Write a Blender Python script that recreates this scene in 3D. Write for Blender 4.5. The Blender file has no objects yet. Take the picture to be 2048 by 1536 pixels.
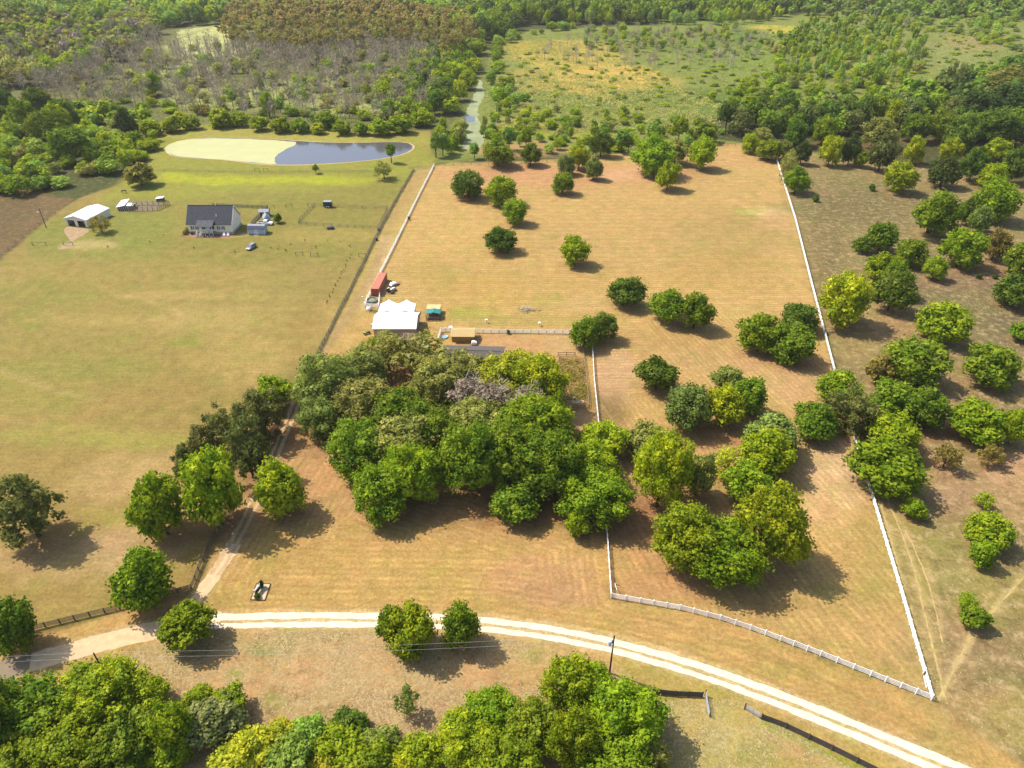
import bpy, math, random
import numpy as np
from mathutils import Vector, Matrix
random.seed(7)
RNG = np.random.default_rng(7)
scene = bpy.context.scene
COL = scene.collection

# ------------------------------------------------------------------ camera
CAM_H = 106.0
FPX = 1420.0            # focal length in photo pixels (2048 wide)
PITCH = 34.28
cam_d = bpy.data.cameras.new('camera')
cam_d.sensor_width = 36.0
cam_d.lens = FPX / 2048 * 36.0
cam_d.clip_start = 1.0
cam_d.clip_end = 9000.0
cam = bpy.data.objects.new('camera', cam_d)
COL.objects.link(cam)
cam.location = (0, 0, CAM_H)
cam.rotation_euler = (math.radians(90 - PITCH), 0, 0)
scene.camera = cam

# ------------------------------------------------------------------ light
SUN_EL, SUN_AZ = 54.0, (-0.93, 0.37)      # direction on the ground towards the sun
world = bpy.data.worlds.new('World')
scene.world = world
world.use_nodes = True
nt = world.node_tree
bg = nt.nodes['Background']
sky = nt.nodes.new('ShaderNodeTexSky')
sky.sky_type = 'NISHITA'
sky.sun_disc = False
sky.sun_elevation = math.radians(SUN_EL)
sky.sun_rotation = math.atan2(SUN_AZ[0], SUN_AZ[1])
sky.dust_density = 2.0
nt.links.new(sky.outputs[0], bg.inputs[0])
bg.inputs[1].default_value = 0.15
sun_d = bpy.data.lights.new('sun', 'SUN')
sun_d.energy = 4.1
sun_d.angle = math.radians(0.6)
sun_d.color = (1.0, 0.93, 0.80)
sun = bpy.data.objects.new('sun', sun_d)
COL.objects.link(sun)
_l = math.hypot(*SUN_AZ)
sdir = Vector((SUN_AZ[0] / _l * math.cos(math.radians(SUN_EL)), SUN_AZ[1] / _l * math.cos(math.radians(SUN_EL)), math.sin(math.radians(SUN_EL))))
sun.rotation_euler = sdir.to_track_quat('Z', 'Y').to_euler()
sun.location = (0, 0, 300)
scene.view_settings.view_transform = 'Standard'
scene.view_settings.look = 'None'
scene.view_settings.gamma = 1.0
scene.view_settings.use_curve_mapping = False
scene.view_settings.exposure = 0.82
scene.render.engine = 'CYCLES'
scene.cycles.max_bounces = 6
scene.cycles.transparent_max_bounces = 4

# ------------------------------------------------------------------ maths
_cp, _sp = math.cos(math.radians(PITCH)), math.sin(math.radians(PITCH))
def at(px, py, z=0.0):
    """place on the height z that the survey photo shows at px, py"""
    u, v = (px - 1024) / FPX, (py - 768) / FPX
    dx, dy, dz = u, _cp - v * _sp, -_sp - v * _cp
    t = (z - CAM_H) / dz
    return Vector((dx * t, dy * t, z))
def scale_at(p):
    return FPX / (p.y * _cp + (CAM_H - p.z) * _sp)
def lin(c):
    c = np.asarray(c, float) / 255.0
    return np.where(c <= 0.04045, c / 12.92, ((c + 0.055) / 1.055) ** 2.4)
KA = 0.50
def A(r, g, b, k=KA):
    c = lin((r, g, b)) * (k if k < .56 else k * .86)
    m = c.mean(); return tuple(np.clip((m + (c - m) * .97) * np.array([.95, .99, .91]), 0, 1))

def vnoise(x, y, seed=0):
    xi, yi = np.floor(x).astype(np.int64), np.floor(y).astype(np.int64)
    xf, yf = x - xi, y - yi
    xf, yf = xf * xf * (3 - 2 * xf), yf * yf * (3 - 2 * yf)
    def h(a, b):
        n = (a * 374761393 + b * 668265263 + seed * 974634777) & 0xffffffff
        n = ((n ^ (n >> 13)) * 1274126177) & 0xffffffff
        return ((n ^ (n >> 16)) & 0xffff) / 65535.0
    a, b, c, d = h(xi, yi), h(xi + 1, yi), h(xi, yi + 1), h(xi + 1, yi + 1)
    return (a + (b - a) * xf) * (1 - yf) + (c + (d - c) * xf) * yf
def fbm(x, y, s, seed=0, o=3):
    t, amp, tot = 0, 1.0, 0
    for i in range(o):
        t = t + amp * vnoise(x / s * 2 ** i, y / s * 2 ** i, seed + i * 17); tot += amp; amp *= 0.55
    return t / tot * 2 - 1

def sdf(poly, X, Y):
    """signed distance (positive inside) to a world polygon"""
    P = np.array([(p[0], p[1]) for p in poly])
    d = np.full(X.shape, 1e18); ins = np.zeros(X.shape, bool)
    for i in range(len(P)):
        a, b = P[i], P[(i + 1) % len(P)]
        ex, ey = b - a
        wx, wy = X - a[0], Y - a[1]
        t = np.clip((wx * ex + wy * ey) / (ex * ex + ey * ey + 1e-9), 0, 1)
        d = np.minimum(d, (wx - ex * t) ** 2 + (wy - ey * t) ** 2)
        c = ((a[1] > Y) != (b[1] > Y))
        with np.errstate(divide='ignore', invalid='ignore'):
            xx = (b[0] - a[0]) * (Y - a[1]) / (b[1] - a[1]) + a[0]
        ins ^= c & (X < xx)
    d = np.sqrt(d)
    return np.where(ins, d, -d)
def W(pts, z=0.0):
    return [at(p[0], p[1], z) for p in pts]

# ------------------------------------------------------------------ materials
MATS = {}
def newmat(name):
    m = bpy.data.materials.new(name); m.use_nodes = True
    MATS[name] = m
    b = m.node_tree.nodes['Principled BSDF']
    return m, m.node_tree, b
def N(nt, typ, **kw):
    n = nt.nodes.new(typ)
    for k, v in kw.items():
        if k.startswith('i_'):
            key = k[2:]
            key = int(key) if key.isdigit() else key.replace('_', ' ')
            n.inputs[key].default_value = v
        else: setattr(n, k, v)
    return n
def simple(name, col, rough=0.7, var=0.12, scale=3.0, metal=0.0, bump=0.0, spec=0.3):
    m, t, b = newmat(name)
    tc = N(t, 'ShaderNodeTexCoord')
    nz = N(t, 'ShaderNodeTexNoise', i_Scale=scale, i_Detail=5.0)
    t.links.new(tc.outputs['Object'], nz.inputs['Vector'])
    mr = N(t, 'ShaderNodeMapRange'); mr.inputs[3].default_value = 1 - var; mr.inputs[4].default_value = 1 + var
    mr.inputs[1].default_value = 0.3; mr.inputs[2].default_value = 0.7
    t.links.new(nz.outputs[0], mr.inputs[0])
    mx = N(t, 'ShaderNodeVectorMath', operation='SCALE'); mx.inputs[0].default_value = col[:3]
    t.links.new(mr.outputs[0], mx.inputs[3])
    t.links.new(mx.outputs[0], b.inputs['Base Color'])
    b.inputs['Roughness'].default_value = rough; b.inputs['Metallic'].default_value = metal
    b.inputs['Specular IOR Level'].default_value = spec
    if bump:
        bp = N(t, 'ShaderNodeBump', i_Strength=bump, i_Distance=0.05)
        t.links.new(nz.outputs[0], bp.inputs['Height']); t.links.new(bp.outputs[0], b.inputs['Normal'])
    return m

def leafmat(name, c1, c2, trans=0.42, var=0.16):
    """leaf colour wanders between c1 and c2 from clump to clump and tree to tree"""
    m, t, b = newmat(name)
    t.nodes.remove(b)
    out = t.nodes['Material Output']
    tc = N(t, 'ShaderNodeTexCoord'); oi = N(t, 'ShaderNodeObjectInfo'); geo = N(t, 'ShaderNodeNewGeometry')
    nz = N(t, 'ShaderNodeTexNoise', i_Scale=2.2, i_Detail=2.0)
    addv = N(t, 'ShaderNodeVectorMath', operation='ADD')
    sc = N(t, 'ShaderNodeVectorMath', operation='SCALE'); sc.inputs[0].default_value = (9, 5, 7)
    t.links.new(oi.outputs['Random'], sc.inputs[3])
    t.links.new(tc.outputs['Object'], addv.inputs[0]); t.links.new(sc.outputs[0], addv.inputs[1])
    t.links.new(addv.outputs[0], nz.inputs['Vector'])
    mr = N(t, 'ShaderNodeMapRange'); mr.inputs[1].default_value = 0.35; mr.inputs[2].default_value = 0.65
    t.links.new(nz.outputs[0], mr.inputs[0])
    rnd = N(t, 'ShaderNodeMath', operation='MULTIPLY_ADD'); rnd.inputs[1].default_value = 0.5; rnd.inputs[2].default_value = -0.25
    t.links.new(geo.outputs['Random Per Island'], rnd.inputs[0])
    ad = N(t, 'ShaderNodeMath', operation='ADD', use_clamp=True)
    t.links.new(mr.outputs[0], ad.inputs[0]); t.links.new(rnd.outputs[0], ad.inputs[1])
    mix = N(t, 'ShaderNodeMix', data_type='RGBA')
    gain = 1.13
    mix.inputs[6].default_value = (*[q * gain for q in c1], 1); mix.inputs[7].default_value = (*[q * gain for q in c2], 1)
    t.links.new(ad.outputs[0], mix.inputs[0])
    hs = N(t, 'ShaderNodeHueSaturation')
    m1 = N(t, 'ShaderNodeMapRange'); m1.inputs[3].default_value = 1 - var; m1.inputs[4].default_value = 1 + var
    t.links.new(oi.outputs['Random'], m1.inputs[0]); t.links.new(m1.outputs[0], hs.inputs['Value'])
    m2 = N(t, 'ShaderNodeMath', operation='MULTIPLY_ADD'); m2.inputs[1].default_value = 0.03; m2.inputs[2].default_value = 0.485
    wn = N(t, 'ShaderNodeTexWhiteNoise', noise_dimensions='1D'); t.links.new(oi.outputs['Random'], wn.inputs['W'])
    t.links.new(wn.outputs['Value'], m2.inputs[0]); t.links.new(m2.outputs[0], hs.inputs['Hue'])
    t.links.new(mix.outputs[2], hs.inputs['Color'])
    di = N(t, 'ShaderNodeBsdfDiffuse'); tr = N(t, 'ShaderNodeBsdfTranslucent'); ms = N(t, 'ShaderNodeMixShader')
    ms.inputs[0].default_value = trans
    ms2 = N(t, 'ShaderNodeMixShader'); ms2.inputs[0].default_value = 0.008
    gl = N(t, 'ShaderNodeBsdfGlossy', i_Roughness=0.5)
    t.links.new(hs.outputs[0], di.inputs[0]); t.links.new(hs.outputs[0], tr.inputs[0])
    t.links.new(di.outputs[0], ms.inputs[1]); t.links.new(tr.outputs[0], ms.inputs[2])
    t.links.new(ms.outputs[0], ms2.inputs[1]); t.links.new(gl.outputs[0], ms2.inputs[2])
    t.links.new(ms2.outputs[0], out.inputs[0])
    return m

LEAF = {
 'y': leafmat('leaf_yellow_green', (.190, .265, .008), (.40, .43, .012)),
 'v': leafmat('leaf_vivid_green', (.142, .222, .008), (.31, .37, .011)),
 'g': leafmat('leaf_green', (.098, .170, .009), (.235, .295, .015)),
 'd': leafmat('leaf_deep_green', (.068, .128, .011), (.165, .225, .020)),
 'o': leafmat('leaf_olive', (.175, .190, .032), (.37, .36, .080)),
 's': leafmat('leaf_sage', (.140, .200, .030), (.29, .345, .070)),
 'p': leafmat('leaf_pine', (.085, .108, .020), (.20, .21, .050)),
 'r': leafmat('leaf_rust', (.190, .150, .034), (.33, .27, .070)),
 'b': leafmat('leaf_brown_green', (.18, .155, .028), (.34, .29, .055)),
 'w': leafmat('leaf_pale', (.15, .20, .035), (.40, .42, .15)),
 'l': leafmat('leaf_lemon', (.30, .34, .02), (.52, .50, .03)),
 't': leafmat('twig_tan', (.22, .17, .12), (.34, .27, .20), 0.2),
 'k': leafmat('leaf_dusk', (.045, .078, .013), (.105, .145, .026)),
 'c': leafmat('leaf_fresh', (.17, .27, .030), (.32, .42, .06)),
}
simple('bark_brown', (.075, .052, .036), 0.9, 0.25, 6, spec=0.1)
simple('bark_grey', (.25, .22, .175), 0.9, 0.25, 6, spec=0.1)
simple('bark_bleached', (.38, .32, .24), 0.9, 0.2, 6, spec=0.1)
simple('bare_twigs', (.36, .295, .205), 0.9, 0.25, 6, spec=0.1)

# ------------------------------------------------------------------ mesh building
def mesh_from(name, chunks, mats):
    """chunks: (verts Nx3, faces MxK, material index, smooth)"""
    me = bpy.data.meshes.new(name)
    V = np.concatenate([np.asarray(c[0], np.float32).reshape(-1, 3) for c in chunks])
    lv, ls, mi, off, lo = [], [], [], 0, 0
    for c in chunks:
        f = np.asarray(c[1], np.int32); k = f.shape[1]
        lv.append((f + off).ravel()); ls.append(lo + np.arange(len(f)) * k)
        mi.append(np.full(len(f), c[2])); off += len(np.asarray(c[0]).reshape(-1, 3)); lo += f.size
    lv, ls, mi = np.concatenate(lv), np.concatenate(ls), np.concatenate(mi)
    me.vertices.add(len(V)); me.vertices.foreach_set('co', V.ravel())
    me.loops.add(len(lv)); me.loops.foreach_set('vertex_index', lv.astype(np.int32))
    me.polygons.add(len(ls)); me.polygons.foreach_set('loop_start', ls.astype(np.int32))
    for m in mats: me.materials.append(m)
    me.polygons.foreach_set('material_index', mi.astype(np.int32))
    me.update(calc_edges=True)
    return me

class MB:
    def __init__(s): s.v = []; s.f = []
    def add(s, vs, fs):
        o = len(s.v); s.v += [tuple(v) for v in vs]; s.f += [tuple(i + o for i in f) for f in fs]; return s
    def box(s, x0, y0, z0, x1, y1, z1):
        return s.add([(x0,y0,z0),(x1,y0,z0),(x1,y1,z0),(x0,y1,z0),(x0,y0,z1),(x1,y0,z1),(x1,y1,z1),(x0,y1,z1)],
              [(0,3,2,1),(4,5,6,7),(0,1,5,4),(1,2,6,5),(2,3,7,6),(3,0,4,7)])
    def beam(s, a, b, w, h):
        a, b = Vector(a), Vector(b); d = (b - a).normalized()
        up = Vector((0, 0, 1)) if abs(d.z) < 0.95 else Vector((0, 1, 0))
        r = d.cross(up).normalized() * (w / 2); u = r.cross(d).normalized() * (h / 2)
        return s.add([a-r-u, a+r-u, a+r+u, a-r+u, b-r-u, b+r-u, b+r+u, b-r+u],
              [(0,1,2,3),(7,6,5,4),(0,4,5,1),(1,5,6,2),(2,6,7,3),(3,7,4,0)])
    def tube(s, a, b, r0, r1, n=8, cap=True):
        a, b = Vector(a), Vector(b); d = (b - a).normalized()
        up = Vector((0, 0, 1)) if abs(d.z) < 0.95 else Vector((1, 0, 0))
        r = d.cross(up).normalized(); u = r.cross(d).normalized()
        vs = [a + (r * math.cos(t) + u * math.sin(t)) * r0 for t in [2*math.pi*i/n for i in range(n)]]
        vs += [b + (r * math.cos(t) + u * math.sin(t)) * r1 for t in [2*math.pi*i/n for i in range(n)]]
        fs = [(i, (i+1) % n, n + (i+1) % n, n + i) for i in range(n)]
        if cap: fs += [tuple(range(n-1, -1, -1)), tuple(range(n, 2*n))]
        return s.add(vs, fs)
    def prism(s, pts, y0, y1, axis='y'):
        """pts in (x, z), extruded along y"""
        n = len(pts)
        if axis == 'y': vs = [(p[0], y0, p[1]) for p in pts] + [(p[0], y1, p[1]) for p in pts]
        elif axis == 'x': vs = [(y0, p[0], p[1]) for p in pts] + [(y1, p[0], p[1]) for p in pts]
        else: vs = [(p[0], p[1], y0) for p in pts] + [(p[0], p[1], y1) for p in pts]
        fs = [(i, (i+1) % n, n + (i+1) % n, n + i) for i in range(n)] + [tuple(range(n-1, -1, -1)), tuple(range(n, 2*n))]
        return s.add(vs, fs)
    def ball(s, c, rx, ry, rz, nu=12, nv=8):
        vs = [(c[0], c[1], c[2] - rz)]
        for j in range(1, nv):
            ph = -math.pi/2 + math.pi*j/nv
            for i in range(nu):
                th = 2*math.pi*i/nu
                vs.append((c[0]+rx*math.cos(ph)*math.cos(th), c[1]+ry*math.cos(ph)*math.sin(th), c[2]+rz*math.sin(ph)))
        vs.append((c[0], c[1], c[2] + rz)); fs = []
        for i in range(nu):
            fs.append((0, 1+(i+1) % nu, 1+i)); L = 1+(nv-2)*nu
            fs.append((L+i, L+(i+1) % nu, len(vs)-1))
        for j in range(nv-2):
            for i in range(nu):
                a = 1+j*nu+i; b = 1+j*nu+(i+1) % nu
                fs.append((a, b, b+nu, a+nu))
        return s.add(vs, fs)
    def mesh(s, name, mat, smooth=False):
        me = bpy.data.meshes.new(name); me.from_pydata(s.v, [], s.f); me.materials.append(mat)
        import bmesh
        bm = bmesh.new(); bm.from_mesh(me); bmesh.ops.recalc_face_normals(bm, faces=bm.faces); bm.to_mesh(me); bm.free()
        if smooth:
            me.polygons.foreach_set('use_smooth', [True] * len(me.polygons))
        me.update(); return me
    def build(s, name, mat, parent=None, loc=(0,0,0), rz=0, smooth=False):
        if isinstance(mat, str): mat = MATS[mat]
        o = bpy.data.objects.new(name, s.mesh(name, mat, smooth)); COL.objects.link(o)
        o.location = loc; o.rotation_euler = (0, 0, rz)
        if parent: o.parent = parent
        return o

def tag(o, label=None, cat=None, group=None, kind=None):
    if label: o['label'] = label
    if cat: o['category'] = cat
    if group: o['group'] = group
    if kind: o['kind'] = kind
    return o
def thing(name, label, cat, loc=(0,0,0), rz=0, group=None):
    o = bpy.data.objects.new(name, None); COL.objects.link(o)
    o.empty_display_size = 0.5
    o.location = loc; o.rotation_euler = (0, 0, rz)
    return tag(o, label, cat, group)
def link(name, me, parent=None, loc=(0,0,0), rot=(0,0,0), sc=(1,1,1), mat=None):
    o = bpy.data.objects.new(name, me); COL.objects.link(o)
    o.location = loc; o.rotation_euler = rot; o.scale = sc
    if parent: o.parent = parent
    if mat is not None:
        o.material_slots[0].link = 'OBJECT'; o.material_slots[0].material = mat
    return o
# ------------------------------------------------------------------ ground
def axis(lo, hi, f):
    out = [lo]
    while out[-1] < hi: out.append(out[-1] + f(out[-1]))
    return np.array(out)
ys = axis(-60, 6200, lambda y: 0.9 if y < 250 else (1.3 if y < 420 else (2.6 if y < 1000 else 2.6 + (y - 1000) * 0.12)))
xs_half = axis(0, 4200, lambda x: 1.0 if x < 190 else (2.2 if x < 420 else (5 if x < 800 else 5 + (x - 800) * 0.15)))
xs = np.concatenate([-xs_half[:0:-1], xs_half])
GX, GY = np.meshgrid(xs, ys)
nr, nc = GX.shape
X, Y = GX.ravel(), GY.ravel()
C = np.zeros((len(X), 3)); C[:] = A(86, 92, 48)
n1 = fbm(X, Y, 60, 3)
C *= (1 + 0.25 * n1)[:, None]
def paint(pts, col, feather=2.0, wob=2.0, ws=10.0, amt=1.0, world=False, seed=1):
    P = pts if world else W(pts)
    P = [(p[0], p[1]) for p in P]
    ax = [p[0] for p in P]; ay = [p[1] for p in P]
    m = feather + wob + 3
    sel = np.where((X > min(ax) - m) & (X < max(ax) + m) & (Y > min(ay) - m) & (Y < max(ay) + m))[0]
    if len(sel) == 0: return
    x, y = X[sel], Y[sel]
    d = sdf(P, x, y) + wob * fbm(x, y, ws, seed)
    t = np.clip(d / feather + 0.5, 0, 1); t = t * t * (3 - 2 * t) * amt
    C[sel] = C[sel] * (1 - t[:, None]) + np.array(A(*col)) * t[:, None]
def ell(cx, cy, rx, ry, n=18):
    return [(cx + rx * math.cos(2*math.pi*i/n), cy + ry * math.sin(2*math.pi*i/n)) for i in range(n)]
def patch(cx, cy, rx, ry, col, amt=0.7, f=None, seed=5):
    P = W(ell(cx, cy, rx, ry)); r = min(abs(P[0].x - P[9].x), abs(P[4].y - P[13].y)) / 2
    paint(P, col, (f or 1.0) * r, 0.5 * r, max(2.0, r * 0.6), amt, True, seed)

PAD = [(868,332),(900,326),(1000,324),(1120,318),(1260,305),(1450,288),(1556,284),(1590,440),(1625,580),(1668,745),(1705,870),(1738,980),(1800,1185),(1862,1400),(1560,1282),(1440,1240),(1221,1197),(1196,840),(1183,670),(880,660),(728,612),(735,600)]
LEFT = [(-500,640),(0,520),(110,425),(160,395),(250,365),(330,320),(290,330),(310,272),(350,256),(450,248),(560,250),(680,262),(860,262),(868,332),(735,600),(728,620),(640,710),(600,780),(590,870),(440,1060),(395,1190),(230,1225),(0,1285),(-500,1400)]
# far marsh and swamp floors
paint([(960,110),(1050,60),(1300,50),(1700,20),(2300,10),(2700,120),(2400,330),(1700,300),(1550,290),(1300,300),(1000,310),(900,320),(880,250),(950,200)], (140,146,66), 14, 14, 40)
for (cx,cy,rx,ry,col) in [(1130,110,120,30,(186,168,84)),(1190,165,150,34,(206,176,92)),(1060,95,60,14,(170,158,70)),(1100,200,90,16,(104,136,58)),(1310,200,120,26,(84,120,48)),(1230,230,140,20,(120,138,60)),(1420,210,120,30,(98,128,54)),(1560,60,60,10,(196,184,66)),(1600,85,50,12,(190,178,70)),(1480,120,120,22,(118,146,62)),(1850,110,150,30,(140,152,92)),(1950,85,80,14,(162,148,106)),(1700,100,90,40,(150,160,60)),(1480,75,90,16,(104,138,56)),(1360,95,80,14,(110,138,58)),(1240,72,70,9,(106,136,58)),(1060,150,60,10,(166,154,78)),(1050,250,60,20,(158,158,74)),(1150,265,90,14,(150,156,66)),(1790,170,120,30,(126,142,70)),(1400,45,120,8,(122,150,60))]:
    patch(cx, cy, rx, ry, (col[0] + 12, col[1] + 2, col[2] - 8), 1.0, f=.6, seed=int(cx))
paint([(-300,80),(300,60),(500,50),(800,60),(960,110),(940,210),(860,262),(560,248),(300,270),(-300,300)], (120,118,66), 10, 10, 30)
for (cx,cy,rx,ry) in [(430,75,70,26),(410,130,80,26),(450,200,120,26),(560,190,120,20),(700,215,120,16),(330,150,80,20),(640,165,80,12),(380,95,50,18),(800,215,60,14)]:
    patch(cx, cy, rx, ry, (190,192,112), 0.7, seed=int(cx))
# left pasture
paint(LEFT, (168,140,78), 2.0, 1.5, 12)
paint([(290,330),(310,262),(450,246),(680,260),(864,262),(866,330),(830,345),(790,400),(600,430),(300,400),(200,400)], (160,154,62), 10, 6, 25)
paint([(300,262),(560,250),(860,268),(860,288),(600,285),(330,275)], (178,164,76), 5, 3, 12, 0.8)
paint([(330,345),(420,352),(620,352),(760,358),(740,372),(600,368),(430,372),(330,360)], (184,182,40), 7, 4, 12, 0.9)
paint([(250,395),(560,385),(820,360),(700,520),(500,530),(200,520)], (150,138,66), 16, 8, 30, 0.85)
paint([(110,430),(230,400),(350,440),(300,520),(60,520),(60,470)], (142,142,62), 8, 6, 20, 0.8)
paint([(-200,540),(200,500),(560,560),(500,700),(200,760),(-200,800)], (164,144,76), 20, 8, 40, 0.6)
for (cx,cy,rx,ry,col,a) in [(90,590,130,30,(152,142,68),.6),(150,740,160,30,(150,146,66),.5),(60,800,120,30,(160,150,70),.5),(120,870,120,24,(168,158,76),.5),(420,640,120,30,(192,162,98),.6),(300,960,160,50,(200,162,108),.7),(120,1120,160,40,(196,160,108),.7),(260,1090,100,40,(206,162,122),.6),(500,720,90,60,(190,160,92),.6),(200,1040,60,20,(180,158,80),.5),(60,640,50,20,(150,144,66),.6),(430,590,200,12,(192,160,96),.5),(230,640,190,10,(186,158,92),.5),(370,685,40,8,(150,156,60),.5),(270,880,120,18,(172,160,76),.6),(530,600,60,80,(178,156,84),.4),(180,490,60,10,(206,176,120),.6),(650,470,120,16,(182,156,84),.5),(620,560,90,50,(160,142,78),.5)]:
    patch(cx, cy, rx, ry, col, a, seed=int(cx + cy))
paint([(-500,380),(70,376),(110,395),(150,398),(110,425),(0,520),(-500,660)], (128,102,68), 2.5, 2, 8)
paint([(-300,400),(60,395),(90,410),(0,480),(-300,560)], (112,92,62), 8, 6, 12, 0.6)
# middle lane
paint([(830,336),(868,332),(735,600),(728,640),(700,700),(600,800),(596,780),(640,690),(752,470)], (190,160,94), 1.2, 0.8, 6)
paint([(758,478),(775,470),(790,478),(775,520),(757,550),(745,600),(700,680),(690,680),(735,580),(757,520)], (218,184,128), 2.5, 1.2, 4, 0.8)
paint([(820,350),(850,345),(800,430),(775,470),(765,470)], (192,150,98), 2, 1, 5, 0.6)
# paddock
paint(PAD, (206,164,102), 1.0, 0.6, 8)
for (cx,cy,rx,ry,col,a) in [(1150,350,260,22,(212,152,110),.8),(1050,300,100,16,(206,150,108),.7),(1470,320,90,16,(206,158,104),.7),(1280,350,90,12,(224,172,132),.6),(1340,440,200,40,(198,156,96),.6),(1480,470,120,60,(178,148,88),.6),(1540,425,40,10,(228,190,132),.9),(1500,422,34,6,(188,176,90),.7),(1560,445,40,20,(204,160,108),.7),(1200,560,260,30,(200,160,94),.5),(930,500,120,60,(206,166,96),.5),(960,590,110,40,(198,158,84),.6),(940,625,46,14,(176,164,74),.8),(1060,640,200,12,(180,156,80),.6),(1100,600,40,14,(176,160,80),.5),(860,545,60,30,(190,158,84),.6),(1450,540,120,40,(190,152,84),.5),(1400,690,150,30,(196,156,96),.5),(1230,760,50,60,(216,168,128),.8),(1290,680,120,22,(192,150,92),.5),(1430,720,120,20,(206,158,112),.6),(1580,770,80,40,(212,164,118),.7),(1660,920,60,70,(226,182,138),.8),(1700,960,50,50,(228,188,144),.8),(1640,1000,60,50,(224,176,126),.7),(1400,880,90,30,(184,126,90),.7),(1330,1020,110,60,(160,106,76),.6),(1270,1040,60,50,(178,120,88),.6),(1340,1150,120,60,(206,146,102),.6),(1700,1160,80,60,(206,164,98),.5),(1500,1220,200,40,(200,160,98),.5),(1220,600,80,20,(206,168,110),.5),(1600,730,60,16,(190,138,96),.6)]:
    patch(cx, cy, rx, ry, col, a, seed=int(cx + cy))
# home yard and front lawn
paint([(640,700),(728,620),(880,660),(1183,672),(1196,840),(1221,1197),(1440,1240),(1862,1400),(2100,1560),(2300,1760),(-300,1800),(-300,1400),(0,1290),(230,1228),(395,1190),(440,1060),(590,870)], (204,160,96), 1.0, 0.6, 8)
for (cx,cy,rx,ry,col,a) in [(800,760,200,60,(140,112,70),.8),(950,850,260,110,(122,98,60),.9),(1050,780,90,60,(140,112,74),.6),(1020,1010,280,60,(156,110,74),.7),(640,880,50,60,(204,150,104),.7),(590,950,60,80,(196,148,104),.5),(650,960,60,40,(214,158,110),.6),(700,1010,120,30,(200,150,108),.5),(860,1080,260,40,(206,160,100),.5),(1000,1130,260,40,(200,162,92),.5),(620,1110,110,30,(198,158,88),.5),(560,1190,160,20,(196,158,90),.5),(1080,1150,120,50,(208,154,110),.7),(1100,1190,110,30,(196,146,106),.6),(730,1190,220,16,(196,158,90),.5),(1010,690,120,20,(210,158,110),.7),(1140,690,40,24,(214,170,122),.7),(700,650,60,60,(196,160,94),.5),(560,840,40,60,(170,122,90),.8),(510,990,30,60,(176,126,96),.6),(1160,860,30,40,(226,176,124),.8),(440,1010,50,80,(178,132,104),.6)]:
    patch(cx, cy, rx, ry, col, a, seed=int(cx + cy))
# between the road and the bottom woods
paint([(-100,1420),(0,1370),(150,1335),(330,1268),(440,1262),(960,1262),(1200,1310),(1400,1400),(1300,1700),(-100,1700)], (202,158,106), 3, 2, 8, 1)
for (cx,cy,rx,ry,col,a) in [(600,1350,220,50,(204,160,112),.6),(700,1420,260,40,(192,150,104),.6),(900,1340,200,40,(210,158,108),.7),(520,1300,30,14,(132,146,60),.8),(470,1350,20,14,(140,150,62),.8),(545,1400,30,16,(142,150,66),.7),(520,1290,80,12,(166,152,84),.6),(560,1430,120,30,(176,150,98),.5),(650,1270,100,10,(168,146,96),.7),(1060,1310,40,12,(160,156,80),.6),(1000,1290,140,14,(186,154,92),.6),(850,1430,200,40,(176,132,104),.6),(300,1330,140,20,(196,158,92),.6),(330,1300,120,12,(172,152,76),.5),(130,1340,80,10,(178,152,86),.5)]:
    patch(cx, cy, rx, ry, col, a, seed=int(cx + cy))
# verge right of the pole and the lot between the dark fences
paint([(1225,1300),(1340,1330),(1460,1372),(1600,1430),(1750,1490),(1900,1560),(2000,1700),(1200,1700),(1230,1450)], (192,162,88), 3, 2, 10, 0.9)
for (cx,cy,rx,ry,col,a) in [(1450,1470,40,60,(200,176,108),.7),(1530,1510,60,30,(158,154,72),.7),(1480,1380,60,20,(182,164,84),.5),(1420,1540,60,30,(190,166,90),.5),(1570,1470,40,16,(204,158,112),.6),(1620,1500,70,24,(206,160,112),.7),(1640,1340,160,18,(182,158,84),.5),(1500,1290,200,12,(186,156,88),.5),(1900,1480,90,30,(196,156,98),.6),(1340,1345,60,14,(178,158,80),.6)]:
    patch(cx, cy, rx, ry, col, a, seed=int(cx + cy))
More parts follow.
